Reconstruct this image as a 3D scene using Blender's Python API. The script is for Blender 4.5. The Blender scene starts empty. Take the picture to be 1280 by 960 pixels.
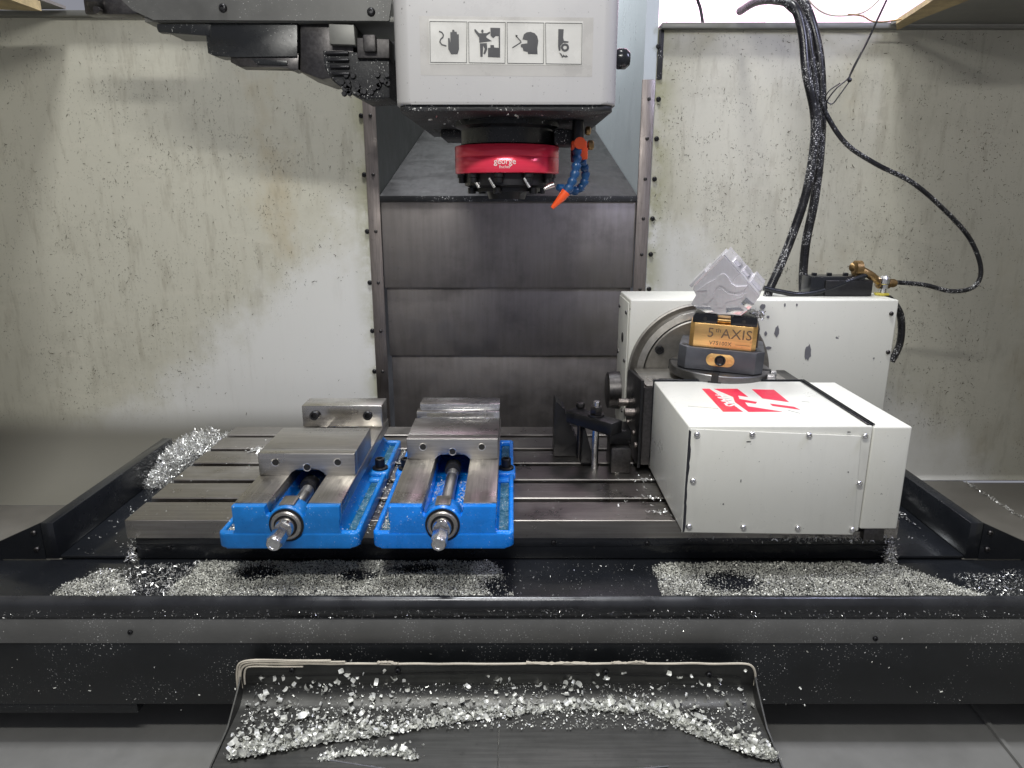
import bpy, bmesh, math, random
import numpy as np
from mathutils import Vector, Matrix
random.seed(7); RNG = np.random.default_rng(11)
PI = math.pi; V = Vector
S = bpy.context.scene; C = S.collection

# ------------------------------------------------------------------ camera
cam = bpy.data.cameras.new('camera'); co = bpy.data.objects.new('camera', cam); C.objects.link(co)
cam.sensor_width = 36; cam.lens = 24.75; cam.clip_start = 0.02; cam.clip_end = 100
co.location = (0, 0, .483); co.rotation_euler = (PI/2 - math.atan(235/880), 0, 0)
S.camera = co
S.render.resolution_x = 1024; S.render.resolution_y = 768
# ------------------------------------------------------------------ world
w = bpy.data.worlds.new('World'); S.world = w; w.use_nodes = True
bg = w.node_tree.nodes['Background']; bg.inputs[0].default_value = (.86, .88, 1.0, 1); bg.inputs[1].default_value = .24
# ------------------------------------------------------------------ lamps
def area(name, loc, target, sx, sy, power, col):
    l = bpy.data.lights.new(name, 'AREA'); l.shape = 'RECTANGLE'; l.size = sx; l.size_y = sy
    l.energy = power; l.color = col
    o = bpy.data.objects.new(name, l); C.objects.link(o); o.location = loc
    o.rotation_euler = (V(target) - V(loc)).to_track_quat('-Z', 'Y').to_euler()
    return o
area('work_light', (-.10, .10, 1.20), (0, 1.5, .15), .6, .06, 10, (1, .985, .93))
area('recess_fill', (-.22, 2.15, 2.2), (.3, 2.2, .5), .3, .6, 44, (.93, .97, 1))  # added fill above the recess, brightens its right panel
area('shop_light', (-.12, .72, 3.6), (-.05, 1.40, 0), .55, .35, 68, (.98, .98, .97))
area('side_light', (1.05, .75, 1.2), (.35, 1.3, .1), .12, .4, 5, (.70, .72, 1))
area('shop_light_rear', (.9, 2.5, 2.1), (.9, 3.3, 1.3), 1.0, .6, 44, (1, .92, .97))
S.view_settings.view_transform = 'Standard'; S.view_settings.look = 'None'
S.view_settings.exposure = 0.30; S.view_settings.gamma = 1

# ------------------------------------------------------------------ materials
def srgb(r, g, b):
    f = lambda c: (c/255/12.92) if c/255 <= .04045 else ((c/255+.055)/1.055)**2.4
    return (f(r), f(g), f(b))
class NT:
    def __init__(s, name):
        s.m = bpy.data.materials.new(name); s.m.use_nodes = True
        s.t = s.m.node_tree; s.n = s.t.nodes; s.b = s.n['Principled BSDF']
        s.pos = s.n.new('ShaderNodeTexCoord').outputs['Object']
    def link(s, a, b): s.t.links.new(a, b)
    def world(s): return s.n.new('ShaderNodeNewGeometry').outputs['Position']
    def mapping(s, src, scale, rot=(0, 0, 0)):
        m = s.n.new('ShaderNodeMapping'); m.inputs['Scale'].default_value = scale; m.inputs['Rotation'].default_value = rot
        s.link(src, m.inputs[0]); return m.outputs[0]
    def noise(s, src, scale, detail=4, rough=.6):
        n = s.n.new('ShaderNodeTexNoise'); n.inputs['Scale'].default_value = scale
        n.inputs['Detail'].default_value = detail; n.inputs['Roughness'].default_value = rough
        s.link(src, n.inputs['Vector']); return n.outputs['Fac']
    def ramp(s, src, lo, hi, a=0., b=1.):
        r = s.n.new('ShaderNodeMapRange'); r.interpolation_type = 'SMOOTHSTEP'
        for k, v in zip(('From Min', 'From Max', 'To Min', 'To Max'), (lo, hi, a, b)): r.inputs[k].default_value = v
        s.link(src, r.inputs['Value']); return r.outputs[0]
    def math(s, op, a, b=None):
        m = s.n.new('ShaderNodeMath'); m.operation = op
        for i, x in enumerate((a, b)):
            if x is None: continue
            if isinstance(x, (int, float)): m.inputs[i].default_value = x
            else: s.link(x, m.inputs[i])
        return m.outputs[0]
    def mix(s, fac, a, b, blend='MIX'):
        m = s.n.new('ShaderNodeMix'); m.data_type = 'RGBA'; m.blend_type = blend
        for sock, x in ((m.inputs[0], fac), (m.inputs[6], a), (m.inputs[7], b)):
            if isinstance(x, (int, float)): sock.default_value = x
            elif isinstance(x, tuple): sock.default_value = (*x[:3], 1)
            else: s.link(x, sock)
        return m.outputs[2]
    def bump(s, h, strength=.2, dist=.001):
        b = s.n.new('ShaderNodeBump'); b.inputs['Strength'].default_value = strength; b.inputs['Distance'].default_value = dist
        s.link(h, b.inputs['Height']); s.link(b.outputs[0], s.b.inputs['Normal'])
    def set(s, **k):
        for n, v in k.items():
            n = {'col': 'Base Color', 'rough': 'Roughness', 'metal': 'Metallic', 'coat': 'Coat Weight', 'spec': 'Specular IOR Level', 'aniso': 'Anisotropic'}[n]
            i = s.b.inputs[n]
            if isinstance(v, (int, float)): i.default_value = v
            elif isinstance(v, tuple): i.default_value = (*v[:3], 1)
            else: s.link(v, i)
        return s.m
def dk(c, k): return tuple(x*k for x in c)

def simple(name, col, rough=.5, metal=0., var=.25, scale=12, bump=.15, speck=0., coat=0, sc2=(.8, .8, .78)):
    n = NT(name); a = n.noise(n.pos, scale, 6, .65); b = n.noise(n.pos, scale*14, 3)
    c = n.mix(n.ramp(a, .3, .7), dk(col, 1-var), dk(col, 1+var*.6))
    if speck:
        sp = n.ramp(n.noise(n.pos, 420, 2, .5), .68-speck*.1, .72-speck*.1)
        gate = n.ramp(a, .45, .6)
        c = n.mix(n.math('MULTIPLY', sp, gate), c, sc2)
    n.set(col=c, metal=metal, coat=coat, rough=n.ramp(a, .25, .75, max(.04, rough-.12), min(1, rough+.12)))
    if bump: n.bump(b, bump, .0006)
    return n.m
def steel(name, col, rough=.35, stretch=(4, 160, 160), var=.18, stain=.25):
    n = NT(name)
    g = n.noise(n.mapping(n.pos, stretch), 3, 3, .6); a = n.noise(n.pos, 9, 6, .6)
    f = n.noise(n.pos, 70, 4, .7)
    c = n.mix(n.ramp(g, .3, .7), dk(col, 1-var), dk(col, 1+var))
    c = n.mix(n.math('MULTIPLY', n.ramp(a, .45, .75), stain), c, dk(col, .45))
    c = n.mix(n.math('MULTIPLY', n.ramp(f, .62, .72), .35), c, dk(col, .4))
    n.set(col=c, metal=1., rough=n.ramp(a, .3, .7, rough-.1, rough+.14)); n.bump(g, .06, .0005)
    return n.m
def painted(name, col, chips=.0, rough=.38, under=(.09, .09, .095), grime=.25, cs=38):
    n = NT(name); a = n.noise(n.pos, 5, 6, .7); g = n.noise(n.mapping(n.pos, (26, 26, 3)), 2, 5, .7)
    c = n.mix(n.math('MULTIPLY', n.ramp(a, .4, .8), grime), col, (col[0]*.72, col[1]*.68, col[2]*.58))
    c = n.mix(n.math('MULTIPLY', n.ramp(g, .5, .8), grime*.6), c, dk(col, .55))
    sp = n.ramp(n.noise(n.pos, 260, 2), .70, .74); c = n.mix(n.math('MULTIPLY', sp, .8), c, dk(col, .25))
    if chips:
        q = n.noise(n.pos, cs, 3, .5); k = n.ramp(q, .74-chips*.1, .75-chips*.1)
        c = n.mix(k, c, under); n.bump(n.math('SUBTRACT', 1., k), .5, .0006)
    n.set(col=c, rough=n.ramp(a, .3, .7, rough-.08, rough+.15)); return n.m

def wall_mat():
    n = NT('cream_sheet_wall'); P = n.world()
    sx = n.n.new('ShaderNodeSeparateXYZ'); n.link(P, sx.inputs[0]); X, Z = sx.outputs[0], sx.outputs[2]
    big = n.noise(P, 2.3, 7, .65); med = n.noise(P, 11, 6, .7)
    ax = n.math('ABSOLUTE', X)
    line = n.math('SUBTRACT', .42, n.math('MULTIPLY', n.math('SUBTRACT', ax, .35), .78))
    d = n.math('ADD', n.math('SUBTRACT', Z, line), n.math('MULTIPLY', n.math('SUBTRACT', med, .5), .25))
    d = n.math('ADD', d, n.math('MULTIPLY', n.math('SUBTRACT', big, .5), .4))
    dirt = n.ramp(d, -.06, .12)
    clean = srgb(222, 222, 219); film = srgb(198, 196, 182)
    c = n.mix(dirt, clean, film)
    yel = n.ramp(n.noise(n.mapping(P, (1, 1, .6)), 3.1, 5, .7), .55, .75)
    c = n.mix(n.math('MULTIPLY', n.math('MULTIPLY', yel, dirt), .4), c, srgb(172, 152, 108))
    st = n.noise(n.mapping(P, (42, 42, 4.5), (0, .12, 0)), 1.0, 7, .8)
    stx = n.ramp(st, .50, .75)
    c = n.mix(n.math('MULTIPLY', n.math('MULTIPLY', stx, n.ramp(big, .40, .62)), .20), c, srgb(128, 122, 104))
    # swirling wipe marks
    wv = n.noise(n.mapping(P, (26, 26, 5), (0, .55, 0)), 1.6, 6, .7)
    c = n.mix(n.math('MULTIPLY', n.math('MULTIPLY', n.ramp(wv, .5, .7), dirt), .30), c, srgb(128, 120, 102))
    sm = n.noise(P, 5.2, 8, .72)
    c = n.mix(n.math('MULTIPLY', n.math('MULTIPLY', n.ramp(sm, .50, .68), dirt), .22), c, srgb(146, 142, 128))
    # fine specks stuck to the film
    fs = n.noise(n.mapping(P, (1, 1, .6)), 330, 2, .5); gate = n.ramp(n.noise(P, 14, 5, .8), .46, .66)
    k = n.math('MULTIPLY', n.math('MULTIPLY', n.ramp(fs, .63, .68), gate), n.ramp(d, -.12, .1))
    c = n.mix(n.math('MULTIPLY', k, .85), c, srgb(52, 50, 38))
    # green-yellow grime next to the column strips
    e = n.ramp(ax, .325, .40, 1, 0)
    g2 = n.math('MULTIPLY', n.math('MULTIPLY', e, n.ramp(med, .38, .6)), .7)
    c = n.mix(g2, c, srgb(150, 150, 104))
    arc = n.noise(n.mapping(P, (3, 3, 14), (0, -.6, 0)), 1.7, 7, .75)
    c = n.mix(n.math('MULTIPLY', n.math('MULTIPLY', n.ramp(arc, .54, .66), dirt), .35), c, srgb(208, 204, 190))
    c = n.mix(n.ramp(X, .72, 1.15, 0, .32), c, srgb(126, 124, 122))  # shade towards the right corner, painted into the wall colour
    c = n.mix(n.math('MULTIPLY', n.ramp(Z, -.035, -.13), n.ramp(X, .3, -.3)), c, srgb(122, 120, 112))  # painted shade: left wall darkens towards its foot
    n.set(col=c, rough=n.ramp(d, -.1, .15, .30, .55)); n.bump(fs, .12, .0006)
    return n.m
M = {}
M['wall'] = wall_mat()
M['grey_sheet'] = simple('grey_sheet', srgb(116, 116, 112), .45, .25, .18, 7, .1)
M['floor_sheet'] = simple('floor_sheet', srgb(120, 117, 112), .4, .2, .12, 8, .1)
M['white'] = painted('white_paint', srgb(214, 214, 207), 0, .33, grime=.22)
M['white_chip'] = painted('white_paint_chipped', srgb(214, 214, 206), .12, .35, under=srgb(112, 112, 116), grime=.12)
M['cover_white'] = painted('head_cover_paint', srgb(174, 173, 173), 0, .3, grime=.14)
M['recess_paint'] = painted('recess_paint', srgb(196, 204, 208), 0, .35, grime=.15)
M['recess_dark'] = painted('recess_paint_shaded', srgb(72, 74, 73), 0, .5, grime=.4)  # recess paint darkened to hold the head's shadow on the left panel
M['lower_sheet'] = simple('lower_sheet', srgb(128, 128, 126), .5, .1, .12, 7, .1)
M['black'] = simple('black_paint', srgb(34, 36, 38), .32, 0, .3, 10, .15, .25)
M['black_clean'] = simple('black_enamel', srgb(27, 29, 33), .22, 0, .2, 8, .05)
M['black_rough'] = simple('black_casting', srgb(34, 35, 38), .55, 0, .4, 20, .8, .45)
M['black_oxide'] = simple('black_oxide', srgb(52, 52, 54), .36, .7, .25, 22, .2)
M['rubber'] = simple('black_hose_rubber', srgb(26, 26, 30), .35, 0, .3, 20, .3, .95, sc2=(.6, .6, .6))
M['table'] = steel('ground_table_steel', srgb(158, 154, 150), .33, (2.2, 90, 90), .14, .35)
M['vise_steel'] = steel('vise_steel', srgb(180, 176, 170), .32, (120, 5, 120), .12, .22)
M['jaw_steel'] = steel('jaw_steel', srgb(190, 187, 182), .28, (5, 140, 140), .12, .25)
M['bright'] = steel('bright_steel', srgb(222, 221, 220), .22, (90, 8, 90), .1, .15)
M['strip'] = steel('strip_steel', srgb(150, 142, 138), .45, (80, 80, 5), .15, .3)
M['cover_steel'] = steel('way_cover_steel', srgb(148, 143, 141), .55, (26, 26, 2.2), .07, .4)
M['cover_steel_top'] = steel('way_cover_dark', srgb(82, 82, 82), .5, (40, 3, 40), .15, .3)
M['trun_steel'] = steel('trunnion_steel', srgb(150, 147, 142), .52, (30, 60, 30), .1, .2)
M['dark_steel'] = steel('dark_steel', srgb(88, 86, 86), .38, (60, 8, 60), .2, .3)
M['platter'] = steel('platter_steel', srgb(122, 121, 121), .4, (30, 30, 90), .1, .15)
M['blue'] = simple('blue_vise_paint', srgb(4, 124, 222), .3, 0, .16, 26, .25, .12, coat=.3)
M['blue_dull'] = simple('blue_vise_paint_worn', srgb(10, 116, 196), .36, 0, .22, 18, .25, .16, coat=.15)
M['blue_gunk'] = simple('coolant_sludge', srgb(52, 104, 128), .3, 0, .4, 45, .6, .9)
M['gold'] = steel('gold_anodised', srgb(236, 192, 128), .36, (6, 90, 90), .08, .1)
M['darkgrey_anod'] = simple('grey_anodised', srgb(82, 84, 90), .4, .5, .12, 30, .1)
M['ink'] = simple('black_ink', srgb(42, 43, 48), .5, 0, .1, 20, 0)
M['ink_brown'] = simple('etched_lettering', srgb(96, 78, 62), .5, 0, .1, 20, 0)
M['label'] = simple('sticker_face', srgb(188, 187, 183), .3, 0, .04, 20, 0)
M['red_print'] = simple('red_print', srgb(218, 40, 72), .4, 0, .06, 30, 0)
M['white_print'] = simple('white_print', srgb(232, 226, 222), .4, 0, .03, 30, 0)
M['orange'] = simple('orange_plastic', srgb(246, 92, 40), .35, 0, .06, 20, 0)
M['locblue'] = simple('blue_hose_plastic', srgb(24, 72, 118), .34, 0, .15, 40, .1)
M['brass'] = steel('dirty_brass', srgb(160, 132, 92), .42, (30, 30, 30), .2, .4)
M['chip'] = simple('aluminium_chips', srgb(222, 222, 220), .3, .7, .15, 60, 0)
M['chip_dull'] = simple('aluminium_grit', srgb(212, 212, 204), .4, .25, .3, 30, 0)
M['chip_cream'] = simple('pale_curled_chips', srgb(222, 223, 217), .4, .35, .15, 60, 0)
M['chip_dark'] = simple('dark_stuck_chips', srgb(78, 74, 58), .5, .2, .5, 9, 0)
M['sealant'] = simple('pale_sealant', srgb(206, 198, 182), .5, 0, .15, 40, .3)
M['board'] = simple('roof_board', srgb(168, 150, 112), .8, 0, .3, 30, .8)
M['insul'] = simple('pink_insulation', srgb(240, 206, 226), .75, 0, .1, 6, .4)
M['hole'] = simple('dark_recess', (.012, .012, .012), .6, 0, .1, 20, 0)
M['beam_grey'] = simple('beam_grey', srgb(92, 92, 90), .45, .2, .2, 9, .1, .1)
M['lip_paint'] = simple('highlit_lip_paint', srgb(66, 67, 70), .26, .55, .25, 14, .1)  # black lip lightened, the highlight along the roll is in the colour
M['apron_grey'] = simple('apron_grey', srgb(116, 116, 114), .45, .3, .15, 8, .1, .3)
M['apron_black'] = simple('apron_black', srgb(29, 31, 33), .38, 0, .3, 9, .1, .12)
M['chute_metal'] = steel('chute_metal', srgb(92, 92, 90), .5, (3, 70, 70), .14, .35)
def red_mat():
    n = NT('red_anodised'); g = n.noise(n.mapping(n.pos, (4, 4, 220)), 2, 3)
    n.set(col=n.mix(g, srgb(232, 36, 70), srgb(254, 78, 104)), metal=.2, rough=.2); n.bump(g, .05, .0004); return n.m
M['red'] = red_mat()
def machined_mat():
    n = NT('machined_aluminium')
    g = n.noise(n.mapping(n.pos, (260, 40, 30), (0, .8, 0)), 1.2, 2, .5)
    n.set(col=n.mix(g, srgb(222, 219, 224), srgb(240, 239, 242)), metal=.62, rough=n.ramp(n.noise(n.pos, 18, 1, .4), .4, .6, .14, .30))
    n.bump(g, .07, .0005); return n.m
M['machined'] = machined_mat()

# ------------------------------------------------------------------ mesh helpers
WL = {}                                   # world origin of every parent
def make_mesh(name, bm, mat, off=(0, 0, 0), smooth=None):
    bmesh.ops.recalc_face_normals(bm, faces=bm.faces[:])
    bmesh.ops.translate(bm, verts=bm.verts[:], vec=-V(off))
    me = bpy.data.meshes.new(name); bm.to_mesh(me); bm.free(); me.materials.append(mat)
    if smooth is not None:
        me.polygons.foreach_set('use_smooth', [True]*len(me.polygons)); me.set_sharp_from_angle(angle=math.radians(smooth))
    return me
def part(name, bm, mat, parent=None, smooth=35, label=None, kind=None):
    off = WL.get(parent.name, V((0, 0, 0))) if parent else V((0, 0, 0))
    o = bpy.data.objects.new(name, make_mesh(name, bm, mat, off, smooth)); C.objects.link(o)
    if parent: o.parent = parent
    WL[o.name] = off.copy()
    if label: o['label'] = label
    if kind: o['kind'] = kind
    return o
def thing(name, label, cat, loc=(0, 0, 0), group=None, rot=(0, 0, 0)):
    o = bpy.data.objects.new(name, None); C.objects.link(o); o.location = loc; o.rotation_euler = rot
    o.empty_display_size = .05
    o['label'] = label; o['category'] = cat
    if group: o['group'] = group
    WL[o.name] = V(loc); return o
def inst(name, me, loc, parent, rot=(0, 0, 0), label=None, scale=1):
    o = bpy.data.objects.new(name, me); C.objects.link(o); o.parent = parent
    o.location = V(loc) - WL.get(parent.name, V((0, 0, 0))); o.rotation_euler = rot; o.scale = (scale,)*3
    if label: o['label'] = label
    return o
def BM(): return bmesh.new()
def box(bm, x0, x1, y0, y1, z0, z1, bev=.0015, seg=2, rot=None, piv=None):
    r = bmesh.ops.create_cube(bm, size=1); vs = r['verts']
    for v in vs:
        v.co = V(((x0+x1)/2 + v.co.x*(x1-x0), (y0+y1)/2 + v.co.y*(y1-y0), (z0+z1)/2 + v.co.z*(z1-z0)))
    if bev:
        es = list({e for v in vs for e in v.link_edges})
        r2 = bmesh.ops.bevel(bm, geom=es, offset=bev, segments=seg, affect='EDGES', profile=.5)
        vs = list({v for f in r2['faces'] for v in f.verts} | {v for v in vs if v.is_valid})
    if rot is not None:
        c = V(piv) if piv else V(((x0+x1)/2, (y0+y1)/2, (z0+z1)/2))
        bmesh.ops.rotate(bm, verts=vs, cent=c, matrix=rot)
    return vs
def prism(bm, pts, axis, a, b, bev=0, seg=2, closed=True):
    """extrude polygon; axis 'x': pts=(y,z); 'y': pts=(x,z); 'z': pts=(x,y)"""
    def mk(p, t):
        return {'x': (t, p[0], p[1]), 'y': (p[0], t, p[1]), 'z': (p[0], p[1], t)}[axis]
    v0 = [bm.verts.new(mk(p, a)) for p in pts]; v1 = [bm.verts.new(mk(p, b)) for p in pts]
    n = len(pts); fs = [bm.faces.new(v0), bm.faces.new(v1[::-1])]
    for i in range(n): fs.append(bm.faces.new((v0[i], v0[(i+1) % n], v1[(i+1) % n], v1[i])))
    vs = v0+v1
    if bev:
        es = list({e for f in fs[:2] for e in f.edges})
        r = bmesh.ops.bevel(bm, geom=es, offset=bev, segments=seg, affect='EDGES', profile=.5)
        vs = list({v for f in r['faces'] for v in f.verts} | {v for v in vs if v.is_valid})
    return vs
def lathe(bm, prof, c=(0, 0, 0), axis='z', seg=32, cap=True):
    """prof list of (r, h) along axis"""
    rings = []
    for r, h in prof:
        ring = []
        for i in range(seg):
            a = 2*PI*i/seg; x, y = r*math.cos(a), r*math.sin(a)
            p = {'z': (x, y, h), 'y': (x, h, y), 'x': (h, x, y)}[axis]
            ring.append(bm.verts.new(V(c)+V(p)))
        rings.append(ring)
    for A, B in zip(rings, rings[1:]):
        for i in range(seg): bm.faces.new((A[i], A[(i+1) % seg], B[(i+1) % seg], B[i]))
    if cap:
        bm.faces.new(rings[0]); bm.faces.new(rings[-1][::-1])
    return [v for r in rings for v in r]
def spline(pts, n=8):
    P = [V(p) for p in pts]; out = []
    for i in range(len(P)-1):
        a = P[max(i-1, 0)]; b = P[i]; c = P[i+1]; d = P[min(i+2, len(P)-1)]
        for k in range(n):
            t = k/n
            out.append(.5*((2*b) + (c-a)*t + (2*a-5*b+4*c-d)*t*t + (-a+3*b-3*c+d)*t**3))
    out.append(P[-1]); return out
def tube(bm, pts, r, seg=10, n=8, taper=None, raw=False):
    P = [V(p) for p in pts] if raw else spline(pts, n)
    N = len(P); rings = []; up = None
    for i, p in enumerate(P):
        t = (P[min(i+1, N-1)] - P[max(i-1, 0)]).normalized()
        if up is None: up = t.orthogonal().normalized()
        up = (up - t*up.dot(t)).normalized(); s = t.cross(up)
        rr = taper(i/(N-1))*r if taper else r
        rings.append([bm.verts.new(p + (up*math.cos(2*PI*k/seg) + s*math.sin(2*PI*k/seg))*rr) for k in range(seg)])
    for A, B in zip(rings, rings[1:]):
        for k in range(seg): bm.faces.new((A[k], A[(k+1) % seg], B[(k+1) % seg], B[k]))
    bm.faces.new(rings[0]); bm.faces.new(rings[-1][::-1])
def rrect(x0, x1, y0, y1, r, seg=6, corners=(1, 1, 1, 1)):
    out = []
    for i, (cx, cy, a0) in enumerate(((x1-r, y1-r, 0), (x0+r, y1-r, 90), (x0+r, y0+r, 180), (x1-r, y0+r, 270))):
        if corners[i]:
            for k in range(seg+1):
                a = math.radians(a0+90*k/seg); out.append((cx+r*math.cos(a), cy+r*math.sin(a)))
        else:
            out.append(((x1, y1), (x0, y1), (x0, y0), (x1, y0))[i])
    return out
def hexpts(c, r, a0=0): return [(c[0]+r*math.cos(a0+PI/3*i), c[1]+r*math.sin(a0+PI/3*i)) for i in range(6)]

# button-head and socket-head screw meshes (axis along -y: the head faces the camera)
def button_screw(r=.0045, mat='dark_steel'):
    bm = BM()
    lathe(bm, [(r, 0), (r, -r*.25), (r*.86, -r*.6), (r*.6, -r*.8), (r*.42, -r*.82), (r*.38, -r*.35)], axis='y', seg=16)
    return make_mesh('screw', bm, M[mat], smooth=50)
def socket_screw(r=.0085, h=.008, mat='black_oxide'):
    bm = BM()
    lathe(bm, [(r, 0), (r, -h*.85), (r*.9, -h), (r*.6, -h), (r*.56, -h*.35)], axis='y', seg=20)
    return make_mesh('socket_screw', bm, M[mat], smooth=40)
SCR = button_screw(.0046, 'bright'); SCR_S = button_screw(.0042, 'dark_steel'); SOC = socket_screw()
BUTD = button_screw(.0058, 'black_oxide')

def text_bm(txt, size, depth=.0004, shear=0, bold=0, spacing=1, align='CENTER'):
    cu = bpy.data.curves.new('t', 'FONT'); cu.body = txt; cu.size = size; cu.extrude = depth/2; cu.shear = shear
    cu.offset = bold; cu.space_character = spacing; cu.align_x = align; cu.align_y = 'CENTER'; cu.resolution_u = 3
    o = bpy.data.objects.new('t', cu); C.objects.link(o); bpy.context.view_layer.update()
    me = bpy.data.meshes.new_from_object(o); bpy.data.objects.remove(o); bpy.data.curves.remove(cu)
    bm = BM(); bm.from_mesh(me); bpy.data.meshes.remove(me); return bm

# ------------------------------------------------------------------ swarf helper
def strips(name, P, L, W, curl, mat, label=None, cat=None, seg=2, flat=0., thick=0., parent=None, normal=None):
    """N little bent metal strips at points P with length L, width W, bend angle curl (arrays)"""
    N = len(P); s = np.linspace(-.5, .5, seg+1)
    vs = np.zeros((N, (seg+1)*2, 3))
    for i, t in enumerate(s):
        a = curl*t
        k = np.where(np.abs(curl) < 1e-3, 1e-3, curl)
        x = np.sin(k*t)/k*L; z = (1-np.cos(k*t))/k*L
        for j, sd in enumerate((-.5, .5)):
            tw = W*(1-.5*abs(t))
            vs[:, i*2+j, 0] = x; vs[:, i*2+j, 1] = sd*tw; vs[:, i*2+j, 2] = z
    yaw = RNG.uniform(0, 2*PI, N); pit = RNG.normal(0, 1, N)*(1-flat)*.9; rol = RNG.normal(0, 1, N)*(1-flat)*1.2
    def rot(v, a, i, j):
        c, s_ = np.cos(a)[:, None], np.sin(a)[:, None]; u = v.copy()
        u[:, :, i] = c*v[:, :, i]-s_*v[:, :, j]; u[:, :, j] = s_*v[:, :, i]+c*v[:, :, j]; return u
    vs = rot(vs, rol, 1, 2); vs = rot(vs, pit, 0, 2); vs = rot(vs, yaw, 0, 1)
    if normal == 'y':                      # lie against a wall that faces -y
        vs = np.stack([vs[:, :, 0], -np.abs(vs[:, :, 2]), vs[:, :, 1]], 2)
    vs += np.asarray(P)[:, None, :]
    nv = (seg+1)*2; base = np.arange(N)[:, None]*nv
    q = np.concatenate([base + np.array([[2*i, 2*i+1, 2*i+3, 2*i+2]]) for i in range(seg)], 0)
    me = bpy.data.meshes.new(name); V_ = vs.reshape(-1, 3)
    me.vertices.add(len(V_)); me.vertices.foreach_set('co', V_.ravel())
    me.loops.add(q.size); me.loops.foreach_set('vertex_index', q.ravel().astype(np.int32))
    me.polygons.add(len(q)); me.polygons.foreach_set('loop_start', np.arange(len(q), dtype=np.int32)*4)
    me.update(calc_edges=True); me.materials.append(M[mat])
    o = bpy.data.objects.new(name, me); C.objects.link(o); o['kind'] = 'stuff'
    if label: o['label'] = label
    if cat: o['category'] = cat
    if parent: o.parent = parent
    return o
def inpoly(x, y, poly):
    ins = np.zeros(len(x), bool); n = len(poly)
    for i in range(n):
        x0, y0 = poly[i]; x1, y1 = poly[(i+1) % n]
        if y0 == y1: continue
        ins ^= ((y0 > y) != (y1 > y)) & (x < (x1-x0)*(y-y0)/(y1-y0)+x0)
    return ins

# =================================================================== THE SETTING
def struct(name, bm, mat, smooth=35, parent=None):
    o = part(name, bm, mat, parent, smooth)
    if parent is None: o['kind'] = 'structure'
    return o
YW = 1.75
# rear walls: flat sheet with a soft bend at the foot, running into the floor cover
def wall_side(sgn, x0, x1, r, ztop):
    bm = BM(); prof = [(YW, ztop)] + [(YW, -.245+r)]
    for k in range(1, 9):
        a = PI/2*k/8; prof.append((YW-r+r*math.cos(a), -.245+r-r*math.sin(a)))
    outer = [(y+.003, z-.003) for y, z in prof][::-1]
    prism(bm, prof+outer, 'x', x0, x1)
    return bm
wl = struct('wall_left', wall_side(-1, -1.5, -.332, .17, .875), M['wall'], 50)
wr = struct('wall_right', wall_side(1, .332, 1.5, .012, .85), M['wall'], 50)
for o, z, x0, x1 in ((wl, .875, -1.5, -.346), (wr, .85, .336, 1.5)):
    bm = BM(); box(bm, x0, x1, YW-.022, YW-.001, z-.004, z+.008, .001); box(bm, x0, x1, YW+.004, YW+.03, z-.03, z+.008, .001)
    part('top_lip', bm, M['grey_sheet'], o)
sw = struct('side_wall_left', (lambda b: (box(b, -1.505, -1.501, -.2, YW, -.6, .875, 0), b)[1])(BM()), M['wall'])
sw = struct('side_wall_right', (lambda b: (box(b, 1.501, 1.505, -.2, YW, -.6, .85, 0), b)[1])(BM()), M['wall'])
# floor
bm = BM(); box(bm, -1.5, -.345, .99, 1.579, -.256, -.2455, 0); struct('floor_left', bm, M['floor_sheet'])
bm = BM(); box(bm, .345, 1.195, .99, 1.738, -.258, -.247, 0); box(bm, 1.198, 1.5, .99, 1.738, -.262, -.252, 0); struct('floor_right', bm, M['floor_sheet'])
bm = BM(); box(bm, -.345, .345, 1.45, 1.74, -.265, -.255, 0); struct('floor_rear', bm, M['apron_black'])
bm = BM(); prism(bm, [(1.1, -.30), (.60, -.345), (.10, -.42), (-.5, -.42), (-.5, -.43), (.1, -.43), (.6, -.355), (1.1, -.31)], 'x', -1.3, 1.3)
fl = struct('floor', bm, M['lower_sheet'])
for x in (.74, .84):
    bm = BM(); prism(bm, [(1.05, -.3035), (.60, -.344), (.10, -.419), (.1, -.414), (.6, -.339), (1.05, -.2985)], 'x', x, x+.006); part('seam', bm, M['lower_sheet'], fl)

# column recess: pale right panel, left one darkened for shade, dark rear
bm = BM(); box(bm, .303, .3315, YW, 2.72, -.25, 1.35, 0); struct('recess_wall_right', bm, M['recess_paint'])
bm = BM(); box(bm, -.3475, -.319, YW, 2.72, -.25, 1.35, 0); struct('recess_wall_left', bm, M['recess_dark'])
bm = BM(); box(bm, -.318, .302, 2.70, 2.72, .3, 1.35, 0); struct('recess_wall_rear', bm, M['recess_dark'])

# joint strips with screws either side of the way cover
def strip(name, x0, x1, z0, z1, label, sx, wx, zs, wall):
    t = thing(name, label, 'metal strip', ((x0+x1)/2, YW-.006, z0))
    bm = BM(); box(bm, x0, x1, YW-.006, YW-.001, z0, z1, .001); part('strip_plate', bm, M['strip'], t)
    for z in zs: inst('screw', SCR_S, (sx, YW-.006, z), t)
    for z in zs: inst('screw', BUTD, (wx, YW-.001, z), wall)
strip('joint_strip', .300, .330, -.10, .742, 'narrow steel strip with screws down the right side of the way cover', .317, .340, [.70, .613, .522, .43, .345, .26, .18], wr)
strip('joint_strip', -.347, -.317, -.14, .72, 'narrow steel strip with screws down the left side of the way cover', -.330, -.352, [.664, .532, .40, .276, .155, .05, -.05], wl)
inst('screw', BUTD, (0.333, 1.745, 0.8117), wr)
bm = BM(); box(bm, .3325, .345, YW-.004, YW-.001, .742, .848, .001); part('edge_rail', bm, M['black_rough'], wr)

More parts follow.
